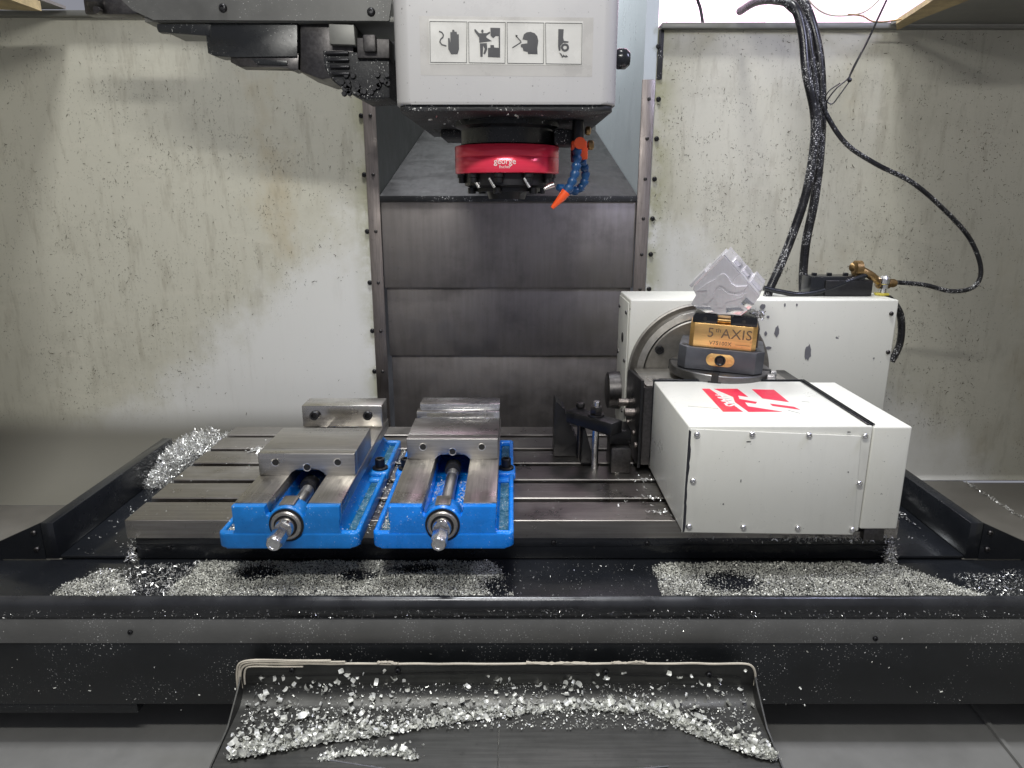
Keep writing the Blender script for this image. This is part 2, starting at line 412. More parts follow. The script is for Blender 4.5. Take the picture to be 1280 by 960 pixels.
# way cover: stepped steel plates and the raked top plate
t = thing('way_cover', 'dark steel telescoping way cover behind the table and below the spindle', 'way cover', (0, YW, -.2))
for i, (z0, z1, y) in enumerate(((.283, .4775, YW-.0), (.108, .281, YW+.012), (-.10, .106, YW+.024), (-.25, -.102, YW+.036))):
    bm = BM(); box(bm, -.316+i*.003, .299-i*.003, y, y+.01, z0-.02, z1, .001)
    part('cover_plate', bm, M['cover_steel'], t)
bm = BM(); prism(bm, [(YW-.004, .4785), (2.69, .706), (2.69, .712), (YW-.004, .4835)], 'x', -.317, .3005); part('raked_plate', bm, M['cover_steel_top'], t)
bm = BM(); box(bm, -.317, .3005, YW-.006, YW-.0045, .470, .483, .0005); part('wiper_edge', bm, M['black_rough'], t)

# workshop beyond the machine top
bm = BM()
for i in range(9):
    x = -.6+i*.42; box(bm, x, x+.4185, 3.30, 3.36, .6, 2.6, .003, 2)
struct('workshop_wall', bm, M['insul'])
# roof boards of the enclosure
def board(label, poly, z0, z1, ys):
    t = thing('roof_board', label, 'board', (poly[0][0], poly[0][1], z0))
    bm = BM(); prism(bm, poly, 'z', z0, z1); part('board_panel', bm, M['board'], t, None); return t
board('tan board resting over the left end of the enclosure, upper left corner', [(-.945, 1.56), (-1.34, 1.50), (-1.34, .2), (-1.02, .2)], .842, .860, 0)
board('narrow tan board with ragged edge across the upper right corner of the enclosure', [(0.8634, 1.7309), (0.8296, 1.6701), (0.8168, 1.5868), (0.8015, 1.4944), (0.7707, 1.3494), (0.8739, 1.3494), (0.8695, 1.4336), (0.8639, 1.5239), (0.8575, 1.6273)], .842, .852, 0)
bm = BM(); prism(bm, [(.845, 1.725), (.90, 1.45), (.95, .5), (1.32, .5), (1.32, 1.725)], 'z', .853, .860); struct('roof_right', bm, M['grey_sheet'])
bm = BM(); prism(bm, [(-.99, 1.725), (-1.0, 1.6), (-1.02, .5), (-1.32, .5), (-1.32, 1.725)], 'z', .8835, .890); struct('roof_left', bm, M['grey_sheet'])

# =================================================================== TABLE, SADDLE, PAN
t = thing('machine_table', 'long ground steel table with five slots running its width', 'machine table', (0, .994, -.03))
prof = [(.994, -.030)]
prof += [(.994, -.001), (.995, 0)]
for ys in (1.0695, 1.148, 1.228, 1.307, 1.388):
    prof += [(ys-.009, 0), (ys-.008, -.001), (ys-.008, -.014), (ys-.012, -.014), (ys-.012, -.024), (ys+.012, -.024), (ys+.012, -.014), (ys+.008, -.014), (ys+.008, -.0015), (ys+.0095, 0)]
prof += [(1.449, 0), (1.45, -.001), (1.45, -.030)]
bm = BM(); prism(bm, prof, 'x', -.597, .597); part('table_top', bm, M['table'], t, 20)
bm = BM(); box(bm, -.588, .588, .999, 1.445, -.068, -.0305, .001); box(bm, -.588, .588, .9975, .999, -.0455, -.044, 0); part('table_base', bm, M['black_clean'], t)
for px in (211, 694, 810): inst('screw', BUTD, ((-0.5373, 0.999, -0.0483) if px == 211 else (0.065, 0.999, -0.04) if px == 694 else (0.2113, 0.999, -0.0414)), t, scale=.7)

# black pan: floor, rolled front lip, front band
t = thing('chip_pan', 'wide black pan with rolled front lip, catching chips in front of the table', 'chip pan', (0, .886, -.11))
bm = BM(); box(bm, -1.30, 1.30, .892, .9995, -.076, -.0695, 0); box(bm, -.709, .709, .9995, 1.46, -.076, -.0695, 0)
part('pan_floor', bm, M['black_clean'], t)
lip = [(.893, -.085), (.893, -.069)]
for k in range(9):
    a = PI*.5*k/8; lip.append((.890-.010*math.sin(a), -.078+.012*math.cos(a)))
lip += [(.880, -.095), (.885, -.099)]
bm = BM(); prism(bm, lip, 'x', -1.30, 1.30); part('rolled_lip', bm, M['lip_paint'], t, 60)
bm = BM(); box(bm, -1.30, 1.30, .884, .90, -.140, -.0995, .001); ab = part('front_band', bm, M['apron_grey'], t)
for q in ((-0.5475, 0.884, -0.1213), (0.5225, 0.884, -0.1318)): inst('screw', BUTD, q, t, scale=.65)
t = thing('saddle', 'black painted machine saddle below the grey front band', 'machine saddle', (0, .89, -.25))
bm = BM(); box(bm, -1.30, 1.30, .888, .990, -.247, -.1405, .002); box(bm, -.70, .70, .989, 1.44, -.246, -.080, .002); part('saddle_body', bm, M['apron_black'], t)
for x0, x1 in ((-1.3, -.56), (.78, 1.3)):
    bm = BM(); box(bm, x0, x1, .892, 1.0, -.2665, -.2475, .003); part('saddle_foot', bm, M['apron_black'], t)

# side guards (flange + skirt) at both ends of the table
def guard(sg, label):
    t = thing('side_guard', label, 'machine guard', (sg*.73, .996, -.068), 'end guards of the table')
    bm = BM(); x0, x1 = sorted((sg*.710, sg*.730))
    box(bm, x0, x1, .996, 1.392 if sg < 0 else 1.43, -.0675, -.0055, .0012); part('flange', bm, M['black_clean'], t)
    bm = BM(); prism(bm, [(sg*.7305, -.0675), (sg*.7305, -.006), (sg*1.31, -.27), (sg*1.31, -.30), (sg*1.0, -.245), (sg*.80, -.0675)], 'y', .996, 1.0); part('skirt', bm, M['black_clean'], t)
    bm = BM(); x0, x1 = sorted((sg*.602, sg*.7095)); box(bm, x0, x1, .998, 1.44, -.0675, -.0625, .0008); part('flange_foot', bm, M['black_clean'], t)
    for z in (-.022, -.050): inst('screw', SCR_S, (sg*.742, .996, z), t)
    bm = BM(); x0, x1 = sorted((sg*.735, sg*1.16)); prism(bm, [(sg*.7305, -.20), (sg*.7305, -.195), (sg*1.31, -.2445), (sg*1.31, -.2465)], 'y', 1.001, 1.70)
    return t
guard(-1, 'black flanged guard at the left end of the table, chips piled beside it')
guard(1, 'black flanged guard at the right end of the table, beside the white motor housing')

# =================================================================== CHIP CHUTE
t = thing('chip_chute', 'dark sheet metal chute with upright back rim and pale edging below the table', 'chip chute', (0, .86, -.22))
cx0, cx1 = -.385, .345
bm = BM()
prism(bm, rrect(cx0, cx1, -.225, -.155, .02, 6, (1, 1, 0, 0)), 'y', .860, .862); part('back_rim', bm, M['chute_metal'], t)
bm = BM(); tube(bm, [(cx0+.02, .8585, -.176), (-.18, .8585, -.173), (-.02, .8585, -.1705), (.14, .8585, -.173), (cx1-.02, .8585, -.177)], .0006, 4, 8); part('back_seam', bm, M['hole'], t)
bm = BM(); pr = [(.8595, -.190)]
for k in range(1, 9):
    a = PI/2*k/8; pr.append((.8595-.024+.024*math.cos(a), -.190-.024*math.sin(a)))
pr += [(.70, -.228), (.52, -.262)]
pr = pr + [(y-.0, z-.002) for y, z in pr[::-1]]
prism(bm, pr, 'x', cx0+.001, cx1-.001); part('trough', bm, M['chute_metal'], t, 60)
for sx in (cx0, cx1):
    bm = BM(); prism(bm, [(.86, -.225), (.86, -.172), (.845, -.185), (.80, -.212), (.70, -.226), (.52, -.258), (.52, -.29), (.70, -.26), (.84, -.25)], 'x', sx-.001, sx+.001); part('side_flange', bm, M['chute_metal'], t)
bm = BM(); pts = [(cx0, .858, -.195), (cx0, .858, -.172), (cx0+.006, .858, -.159), (cx0+.02, .858, -.1545)]
x = cx0+.04
while x < cx1-.03: pts.append((x, .858, -.1545+random.uniform(-.0007, .0007))); x += .03
pts += [(cx1-.02, .858, -.1545), (cx1-.006, .858, -.159), (cx1, .858, -.172), (cx1, .858, -.19)]
tube(bm, pts, .0016, 6, 5); part('edge_bead', bm, M['sealant'], t)
bm = BM()
for k, (dx, dz, L) in enumerate(((-.006, .006, .14), (-.003, .0035, .16), (.005, -.004, .10))):
    q = [(cx0+dx, .8575, -.196+.004*k), (cx0+dx+.001, .8575, -.172), (cx0+.006+dx, .8575, -.158+dz*.6), (cx0+.022+dx, .8575, -.1545+dz)]
    xx = .05
    while xx < L: q.append((cx0+xx, .8575, -.1545+dz+random.uniform(-.0006, .0006))); xx += .02
    tube(bm, q, .0014, 5, 4)
for x0, L in ((.02, .09), (.14, .05), (-.19, .03)):
    q = [(x0+i*L/5, .857, -.153+random.uniform(-.002, .0025)) for i in range(6)]; tube(bm, q, .0017, 5, 4, taper=lambda u: .5+random.random())
part('loose_bead', bm, M['sealant'], t, kind='stuff')
for px, py in ((365, 836), (497, 838), (757, 840), (886, 843)):
    q = {365: (-0.3118, 0.8595, -0.1655), 497: (-0.1622, 0.8595, -0.1668), 757: (0.1328, 0.8595, -0.1694), 886: (0.2795, 0.8595, -0.1734)}[px]
    inst('screw', BUTD, q, t, scale=.8)
bm = BM(); tube(bm, [(-.24, .755, -.2215), (-.10, .735, -.2245), (.05, .733, -.2245), (.20, .745, -.222)], .0012, 5, 6); tube(bm, [(-.018, .83, -.214), (-.018, .70, -.2275)], .0008, 5, 6); part('bright_line', bm, M['bright'], t)  # bright arc across the chute floor and line down its centre

# =================================================================== SPINDLE HEAD
HX = -.0083
t = thing('spindle_head', 'white machine head with red ring and dark spindle nose hanging over the table', 'machine head', (HX, 1.22, .489))
bm = BM()
pl = rrect(HX-.1535, HX+.1535, 1.04, 1.46, .022, 8, (0, 0, 1, 1))
prism(bm, pl, 'z', .6055, 1.25, .004, 3); hc = part('head_cover', bm, M['cover_white'], t, 40)
bm = BM(); prism(bm, rrect(HX-.150, HX+.150, 1.045, 1.50, .02, 6, (0, 0, 1, 1)), 'z', .598, .606, .002); part('casting_underside', bm, M['black_rough'], t)
bm = BM(); box(bm, HX-.12, HX+.12, 1.33, 1.47, .584, .598, .004); box(bm, HX-.10, HX+.10, 1.471, 2.69, .72, 1.2, .004); box(bm, HX+.075, HX+.118, 1.18, 1.26, .562, .585, .003)
part('casting', bm, M['black_rough'], t)
bm = BM(); lathe(bm, [(.084, .61), (.084, .5905), (.078, .588), (.075, .586), (.075, .5635), (.070, .5615), (.07, .55)], (HX, 1.22, 0), seg=64); part('spindle_collar', bm, M['black'], t, 40)
bm = BM(); R = .0855
rp = [(R-.012, .561), (R-.001, .561), (R, .5600), (R, .5435), (R-.0006, .5430), (R-.0006, .5426), (R, .542), (R, .5195), (R-.0015, .518), (R-.014, .518), (R-.014, .561)]
lathe(bm, rp, (HX, 1.22, 0), seg=96, cap=False); ring = part('red_ring', bm, M['red'], t, 50)
def wrap_text(txt, size, zc, bold):
    bm = text_bm(txt, size, .0003, 0, bold)
    for v in bm.verts:
        a = (v.co.x)/R - PI/2 - .03; z = zc+v.co.y; rr = R+.0003+v.co.z
        v.co = V((HX+rr*math.cos(a), 1.22+rr*math.sin(a), z))
    return bm
part('lettering', wrap_text('george', .0125, .5345, .0001), M['white_print'], ring, None)
part('lettering', wrap_text('fischer', .0068, .5265, .0), M['white_print'], ring, None)
bm = BM(); lathe(bm, [(.070, .5175), (.070, .500), (.062, .496), (.055, .496), (.055, .490), (.034, .490), (.030, .478), (.024, .478), (.022, .500)], (HX, 1.22, 0), seg=64); part('spindle_nose', bm, M['black_oxide'], t, 35)
for k in range(10):
    a = 2*PI*k/10+.15; cxk, cyk = HX+.074*math.cos(a), 1.22+.074*math.sin(a)
    bm = BM(); lathe(bm, [(.0085, .5175), (.0085, .512), (.0065, .511), (.0065, .5035), (.003, .5035)], (cxk, cyk, 0), seg=14); nz = part('nozzle', bm, M['black_oxide'], t)
for k in range(6):
    a = 2*PI*k/6+.27; bm = BM(); lathe(bm, [(.0065, .496), (.0065, .4875), (.0055, .4865), (.003, .4865)], (HX+.060*math.cos(a), 1.22+.06*math.sin(a), 0), seg=12); part('drive_bolt', bm, M['black_oxide'], t)
for a_ in (-2.35, -1.95, -1.2):
    bm = BM(); c0 = V((HX+.075*math.cos(a_), 1.22+.075*math.sin(a_), .510)); tube(bm, [c0, c0+V((.005, -.001, -.008)), c0+V((.009, -.002, -.014))], .0022, 8, 3); part('jet_pipe', bm, M['bright'], t)
# round black knob on the right flank
bm = BM(); kc = (HX+.1535, 1.20, .634+.015); lathe(bm, [(.010, 0), (.014, .008), (.014, .018), (.009, .024)], (HX+.152, 1.09, .672), 'x', 20); part('knob', bm, M['black_clean'], t, 50)
# warning sticker with four pictograms
YS = 1.0395
bm = BM(); prism(bm, [(-0.1118, 0.7124), (0.0957, 0.7095), (0.096, 0.6549), (-0.1124, 0.6569)], 'y', YS-.0001, 1.0402); lab = part('warning_label', bm, M['label'], hc, None)
def ink(polys, name='pictogram'):
    bm = BM()
    for p in polys: prism(bm, p, 'y', YS-.0006, YS-.0001)
    part(name, bm, M['ink'], lab, None)
def pband(a, b, wd):
    a, b = V(a), V(b); d = (b-a).normalized(); n_ = V((-d.y, d.x))*wd/2
    return [tuple(a+n_), tuple(b+n_), tuple(b-n_), tuple(a-n_)]
FR = [[[(-0.1104, 0.7096)], [(-0.0604, 0.709)], [(-0.062, 0.6584)], [(-0.1112, 0.659)]], [[(-0.0584, 0.7089)], [(-0.0088, 0.7083)], [(-0.0096, 0.6578)], [(-0.0585, 0.6584)]], [[(-0.0067, 0.7083)], [(0.0429, 0.7077)], [(0.0428, 0.6572)], [(-0.0061, 0.6578)]], [[(0.045, 0.7077)], [(0.0943, 0.7071)], [(0.0949, 0.6565)], [(0.0463, 0.6571)]]]
for fr in FR:
    q = [p[0] for p in fr]; bm = BM()
    for i in range(4): prism(bm, pband(q[i], q[(i+1) % 4], .0006), 'y', YS-.0006-.00004*i, YS-.0001)
    part('label_frame', bm, M['ink'], lab, None)
ink([[(-0.0864, 0.689), (-0.0843, 0.689), (-0.0834, 0.6827), (-0.0831, 0.6964), (-0.0807, 0.6964), (-0.0803, 0.6993), (-0.0779, 0.6993), (-0.0772, 0.6969), (-0.0746, 0.6969), (-0.0742, 0.6937), (-0.0718, 0.6937), (-0.0718, 0.6755), (-0.074, 0.6691), (-0.0827, 0.6691), (-0.0864, 0.6755)]])
sq = [(-0.0983, 0.6974), (-0.0945, 0.6961), (-0.0925, 0.693), (-0.0933, 0.6901), (-0.0965, 0.6876), (-0.0976, 0.6841), (-0.0949, 0.6809), (-0.0889, 0.6793)]
ink([pband(a, b, .0016) for a, b in zip(sq, sq[1:])])
ink([[(-0.0509, 0.6996), (-0.0495, 0.7002), (-0.0444, 0.6952), (-0.0416, 0.6949), (-0.0375, 0.6952), (-0.034, 0.6952), (-0.0302, 0.6971), (-0.0292, 0.6955), (-0.0344, 0.692), (-0.0348, 0.6898), (-0.0272, 0.6854), (-0.0442, 0.6834), (-0.0445, 0.6898), (-0.0503, 0.6971)],
     [(-0.0416, 0.6977), (-0.0409, 0.6993), (-0.0392, 0.6996), (-0.0382, 0.6977), (-0.0389, 0.6958), (-0.0409, 0.6955)],
     [(-0.0435, 0.6825), (-0.0341, 0.6828), (-0.0335, 0.6755), (-0.0367, 0.6688), (-0.0388, 0.6697), (-0.037, 0.6758), (-0.039, 0.6799), (-0.0399, 0.6659), (-0.043, 0.6659)],
     [(-0.0291, 0.7018), (-0.016, 0.7015), (-0.0161, 0.6914), (-0.022, 0.6917), (-0.0254, 0.689), (-0.0289, 0.692)],
     [(-0.0325, 0.6768), (-0.0293, 0.6771), (-0.0293, 0.6806), (-0.0245, 0.6803), (-0.0241, 0.6774), (-0.0161, 0.6768), (-0.0162, 0.6649), (-0.0326, 0.6656)],
     [(-0.0181, 0.6914), (-0.0161, 0.6914), (-0.0161, 0.6768), (-0.0179, 0.6771)]])
ink([[(0.0141, 0.6876), (0.0161, 0.6936), (0.0196, 0.6961), (0.0247, 0.6968), (0.0303, 0.6952), (0.0341, 0.6914), (0.0356, 0.6857), (0.0343, 0.6771), (0.0347, 0.6691), (0.0218, 0.6694), (0.0211, 0.672), (0.0155, 0.6732), (0.0144, 0.6771), (0.012, 0.678), (0.012, 0.6812), (0.0144, 0.6819), (0.0207, 0.6825), (0.0207, 0.6863)],
     pband(*[(0.0005, 0.6771), (0.0127, 0.6841)], .0013), pband(*[(0.005, 0.6923), (0.0123, 0.6847)], .0013), [(0.0047, 0.6933), (0.0078, 0.6923), (0.0057, 0.6898)]])
rg = [(0.0773, 0.6774), (0.0744, 0.6774), (0.0771, 0.6758), (0.0743, 0.6767), (0.0763, 0.6744), (0.0739, 0.676), (0.0751, 0.6733), (0.0734, 0.6755), (0.0736, 0.6725), (0.0726, 0.6751), (0.0719, 0.6723), (0.0718, 0.675), (0.0702, 0.6725), (0.071, 0.6751), (0.0686, 0.6733), (0.0703, 0.6755), (0.0673, 0.6744), (0.0697, 0.676), (0.0665, 0.6758), (0.0693, 0.6767), (0.0662, 0.6774), (0.0692, 0.6774), (0.0665, 0.679), (0.0693, 0.6781), (0.0672, 0.6804), (0.0696, 0.6788), (0.0684, 0.6815), (0.0702, 0.6793), (0.07, 0.6822), (0.0709, 0.6797), (0.0717, 0.6825), (0.0717, 0.6798), (0.0734, 0.6822), (0.0725, 0.6797), (0.075, 0.6815), (0.0733, 0.6793), (0.0762, 0.6804), (0.0739, 0.6788), (0.077, 0.679), (0.0742, 0.6781)]
ink([[(0.0624, 0.7002), (0.0696, 0.6999), (0.0691, 0.6898), (0.0702, 0.6857), (0.0765, 0.685), (0.0762, 0.6834), (0.0696, 0.6834), (0.0658, 0.6799), (0.0659, 0.6739), (0.0635, 0.6732), (0.0624, 0.6787)],
     [(0.0642, 0.671), (0.0671, 0.6697), (0.0689, 0.6665), (0.0692, 0.6688), (0.0727, 0.6665), (0.073, 0.6684), (0.0762, 0.6659), (0.0727, 0.6649), (0.0706, 0.6659), (0.0682, 0.6646)]]
    + [[rg[2*i], rg[(2*i+2) % 40], rg[(2*i+3) % 40], rg[2*i+1]] for i in range(20)])
bm = BM(); prism(bm, [(-0.1245, 0.7163), (0.1095, 0.7144), (0.1096, 0.6407), (-0.1248, 0.6427)], 'y', 1.03985, 1.0401); part('clear_film', bm, simple('film_backing', srgb(165, 163, 160), .3, 0, .04, 20, 0), hc, None)

# coolant hoses of ball-and-socket segments with orange nozzle
def lochose(pts, r, nozcol, name):
    P = spline(pts, 12); L = 0; out = [P[0]]; acc = 0
    for a, b in zip(P, P[1:]):
        acc += (b-a).length
        if acc > r*1.55: out.append(b); acc = 0
    h = None
    bm = BM()
    for a, b in zip(out, out[1:]):
        d = b-a; tube(bm, [a, a+d*.25, a+d*.5, a+d*.75, a+d*1.04], r, 12, taper=lambda u: (1.0, 1.08, 1.0, .82, .74)[round(u*4)], raw=True)
    return bm, out
hv = part('coolant_valve', (lambda b: (box(b, .0930, .116, 1.150, 1.176, .552, .566, .002), box(b, .105, .118, 1.150, 1.160, .538, .556, .002), lathe(b, [(.009, 0), (.009, .008), (.004, .010)], (.105, 1.146, .562), 'y', 14), b)[-1])(BM()), M['orange'], t)
bm = BM(); lathe(bm, [(.005, 0), (.0075, .002), (.0075, .008), (.005, .010)], (.118, 1.162, .560), 'x', 12); lathe(bm, [(.005, 0), (.007, .002), (.007, .007), (.004, .009)], (.120, 1.22, .586), 'x', 12); part('valve_stem', bm, M['brass'], t, kind='stuff')
bm = BM(); lathe(bm, [(.010, .535), (.011, .545), (.009, .60)], (.104, 1.175, 0), seg=14); part('hose_stub', bm, M['black_oxide'], t)
bm, out = lochose([(0.1023, 1.155, 0.5541), (0.101, 1.15, 0.5372), (0.0985, 1.145, 0.5179), (0.091, 1.14, 0.4987), (0.0835, 1.137, 0.4878)], .0072, None, '')
h = part('coolant_hose', bm, M['locblue'], t, 45)
bm = BM(); tube(bm, [(0.0841, 1.137, 0.489), (0.0774, 1.136, 0.4806), (0.0626, 1.135, 0.4649)], .0078, 14, 1, taper=lambda u: (1, .85, .38)[round(u*2)], raw=False); part('orange_nozzle', bm, M['orange'], h, 60)
bm, out = lochose([(0.1103, 1.17, 0.5381), (0.1181, 1.18, 0.5215), (0.1161, 1.18, 0.5017), (0.1022, 1.18, 0.4905), (0.082, 1.17, 0.4941), (0.0663, 1.165, 0.499)], .0068, None, '')
h = part('coolant_hose', bm, M['locblue'], t, 45)
bm = BM(); tube(bm, [(0.0662, 1.165, 0.5002), (0.0585, 1.163, 0.4978), (0.0508, 1.16, 0.494)], .005, 12, 1, taper=lambda u: (1, .9, .5)[round(u*2)]); part('grey_nozzle', bm, M['bright'], h, 60)

# =================================================================== TOOL CHANGER
t = thing('tool_changer', 'dark tool changer arm hanging from a bolted grey beam, left of the machine head', 'tool changer', (-.4, 1.3, .70))
bm = BM(); prism(bm, [(-0.6513, 0.7989), (-0.6348, 0.7832), (-0.6019, 0.7686), (-0.207, 0.7673), (-0.2002, 0.7989), (-0.1971, 0.8701), (-0.6411, 0.8701)], 'y', 1.30, 1.306); be = part('beam', bm, M['beam_grey'], t)
bm = BM(); box(bm, -.62, -.17, 1.306, 1.46, .7665, .775, .001); box(bm, -.62, -.17, 1.45, 1.46, .775, .90, .001); part('beam_shelf', bm, M['grey_sheet'], t)
for q in ((-0.4831, 1.3, 0.7868), (-0.2358, 1.3, 0.7808)): inst('screw', BUTD, q, t, scale=1.2)
bm = BM(); prism(bm, [(-0.6019, 0.7646), (-0.5124, 0.7646), (-0.5145, 0.746), (-0.5307, 0.7473), (-0.6008, 0.7522), (-0.6029, 0.7572)], 'y', 1.31, 1.325, .001); part('blade', bm, M['black'], t)
bm = BM(); prism(bm, [(-0.5217, 0.7671), (-0.3645, 0.7671), (-0.3687, 0.7134), (-0.4797, 0.7134), (-0.507, 0.7147), (-0.5215, 0.7197)], 'y', 1.312, 1.35, .0015); part('arm_guard', bm, M['black'], t)
bm = BM(); prism(bm, [(-0.4839, 0.7201), (-0.3674, 0.7201), (-0.3694, 0.6947), (-0.3779, 0.6922), (-0.3911, 0.6986), (-0.471, 0.6986), (-0.4854, 0.7062)], 'y', 1.316, 1.35, .001); part('arm_guard', bm, M['dark_steel'], t)
bm = BM(); prism(bm, [(-0.4489, 0.7117), (-0.3866, 0.7079), (-0.3872, 0.7004), (-0.4389, 0.7016)], 'y', 1.313, 1.318, .001); part('wiper_pad', bm, M['black'], t)
bm = BM(); prism(bm, [(-0.3617, 0.766), (-0.3266, 0.766), (-0.27, 0.766), (-0.2745, 0.6885), (-0.3301, 0.6783), (-0.3676, 0.6911)], 'y', 1.318, 1.44, .003); part('gear_housing', bm, M['dark_steel'], t)
bm = BM(); prism(bm, [(-0.3081, 0.7625), (-0.2664, 0.7612), (-0.2655, 0.7304), (-0.3088, 0.7316)], 'y', 1.30, 1.33, .001); part('guide_block', bm, M['grey_sheet'], t)
bm = BM(); prism(bm, [(-0.2635, 0.7428), (-0.2082, 0.7403), (-0.2095, 0.7104), (-0.264, 0.7104)], 'y', 1.305, 1.36, .002); box(bm, *[-0.251, -0.2293], 1.292, 1.306, *[0.7179, 0.7452], .003); part('sensor_bracket', bm, M['dark_steel'], t)
bm = BM(); prism(bm, [(-0.3254, 0.7248), (-0.2108, 0.7197), (-0.2126, 0.6482), (-0.2614, 0.6456), (-0.2911, 0.6611), (-0.3122, 0.6765), (-0.3246, 0.697)], 'y', 1.315, 1.42, .004); part('arm_casting', bm, M['black_rough'], t)
bm = BM()
for i in range(4):
    a = [(-0.3203, 1.31, 0.7197), (-0.2794, 1.31, 0.7172)]; z = a[0][2]-i*.011; box(bm, a[0][0]+.003*i, a[1][0], 1.308, 1.316, z-.003, z+.003, .0025)
for i in range(26):
    a = [(-0.2962, 1.31, 0.6893), (-0.2139, 1.31, 0.6508)]; x = random.uniform(a[0][0], a[1][0]); z = random.uniform(a[1][2]+.004, a[0][2]); lathe(bm, [(.005, 0), (.004, -.006), (.002, -.006)], (x, 1.315, z), 'y', 8)
part('ribs', bm, M['black_oxide'], t)
bm = BM(); lathe(bm, [(.012, 0), (.014, .004), (.014, .022), (.008, .026)], (-0.7597, 1.4, 0.818), 'x', 16); lathe(bm, [(.006, 0), (.006, .012)], (-0.7391, 1.38, 0.8029), 'y', 12); box(bm, *[-0.7712, -0.6762], 1.40, 1.43, .800, .835, .003); part('cylinder_end', bm, M['dark_steel'], t)

# =================================================================== MILLING VISES
def flute(pts): return pts
def make_vise(cx, label, m0, m1, f0, f1, step):
    t = thing('milling_vise', label, 'vise', (cx, .904, 0), 'blue vises clamped to the table')
    L = .405; o = V((cx, .904, 0))
    def P(name, fn, mat, parent=t, smooth=35, label=None):
        bm = BM(); fn(bm); bmesh.ops.translate(bm, verts=bm.verts[:], vec=o); return part(name, bm, M[mat], parent, smooth, label)
    def base(bm):
        prism(bm, rrect(-.0985, .0985, .003, L, .016, 6), 'z', .0005, .011, .002)
        # rims round the side troughs, front lip
        prism(bm, rrect(-.1, .1, 0, .014, .0125, 6, (0, 0, 1, 1)), 'z', .0005, .023, .003, 3)
        for s in (-1, 1):
            a, b = sorted((s*.0925, s*.1)); box(bm, a, b, .008, L-.012, .0005, .023, .003, 3)
            a, b = sorted((s*.060, s*.0985)); box(bm, a, b, L-.018, L-.006, .010, .022, .003, 3)
            a, b = sorted((s*.068, s*.1035)); box(bm, a, b, .222, .262, .0105, .0245, .004, 3)
            a, b = sorted((s*.066, s*.0985)); box(bm, a, b, .205, .222, .0105, .0185, .004, 2)
        # body cross-section: U channel, flared foot
        u = [(-.078, .010), (-.070, .022), (-.062, .030), (-.062, .052), (-.029, .052), (-.029, .022), (.029, .022), (.029, .052), (.062, .052), (.062, .030), (.070, .022), (.078, .010)]
        prism(bm, u, 'y', .012, L-.004, 0)
        # front face plate with cut-out
        fr = [(-.0755, .0445), (-.0755, .0642), (-.029, .0642), (-.029, .050), (-.020, .044), (.020, .044), (.029, .050), (.029, .0642), (.0755, .0642), (.0755, .0445), (.072, .030), (.080, .012), (.090, .006), (-.090, .006), (-.080, .012), (-.072, .030)]
        prism(bm, fr, 'y', .0005, .013, .0015)
        lathe(bm, [(.026, .0), (.0275, .002), (.0275, .032), (.022, .04)], (0, 0, .037), 'y', 32)
        box(bm, -.030, .030, f0+.006, L-.008, .03, .064, .003)
    P('vise_base', base, 'blue' if step else 'blue_dull')
    for s in (-1, 1):
        a, b = sorted((s*.0785, s*.092))
        P('side_trough', lambda bm: (box(bm, a, b, .012, .203, .0112, .0142, 0), box(bm, a, b, .264, L-.02, .0112, .0142, 0)), 'blue_gunk')
    for s in (-1, 1):
        a, b = sorted((s*.0285, s*.0757)); P('vise_way', lambda bm: box(bm, a, b, .0135, L-.002, .046, .0650, .0012), 'vise_steel')
    P('reflection_shield', lambda bm: box(bm, -.0282, .0282, m1-.01, f0+.004, .056, .0640, 0), 'vise_steel')  # added plate, keeps the blue channel out of the fixed jaw's reflection
    def mj(bm):
        w = .0745; arch = [(-w, .0655), (-w, .1005), (w, .1005), (w, .0655), (.031, .0655)]
        arch += [(.031*math.cos(k*PI/10), .0655+.019*math.sin(k*PI/10)*1.0-.006) for k in range(0, 11)] + [(-.031, .0655)]
        # arch cut-out only at the front 20 mm
        prism(bm, arch, 'y', m0, m0+.020, .0008)
        prism(bm, [(-w, .0655), (-w, .1005), (w, .1005), (w, .0655)], 'y', m0+.0195, m1, .0008)
    j = P('movable_jaw', mj, 'jaw_steel')
    for x, z in ((-.048, .0865), (.048, .0865), (0, .0785)):
        P('bore_rim', lambda bm: lathe(bm, [(.0066, -.0001), (.0066, -.0006), (.0050, .0), (.0046, -.0002), (.001, -.0002)], (x, m0-.0002, z), 'y', 20), 'bright', j)
        P('bore', lambda bm: lathe(bm, [(.0050, 0), (.0050, -.0005), (.001, -.0005)], (x, m0-.0002, z), 'y', 18), 'hole', j)
    def fj(bm):
        if step:
            box(bm, -.0745, .0745, f0+.026, f1, .0655, .1075, .001); box(bm, -.0775, .0745, f0, f0+.0255, .0655, .1005, .0012); box(bm, -.0742, .0742, f0-.035, f0-.0005, .0655, .0885, .001)
        else: box(bm, -.0745, .0745, f0, f1, .0655, .1065, .0012)
    fjo = P('fixed_jaw', fj, 'bright' if step else 'jaw_steel')
    if not step:
        for x in (-.051, .048): inst('socket_screw', SOC, (cx+x, .904+f0, .0885), t)
    P('lead_screw', lambda bm: (lathe(bm, [(.0092, .03), (.0092, m0+.01)], (0, 0, .042), 'y', 24), [lathe(bm, [(.0096, m0-.005-.003*i), (.0096, m0-.0065-.003*i)], (0, 0, .042), 'y', 20) for i in range(6)]), 'bright')
    P('screw_nut', lambda bm: lathe(bm, [(.0125, 0), (.0135, .003), (.0135, .02)], (0, m0-.004, .046), 'y', 28), 'black_oxide')
    P('key_plate', lambda bm: box(bm, -.011, .011, .006, .036, .0622, .0662, .002), 'vise_steel')
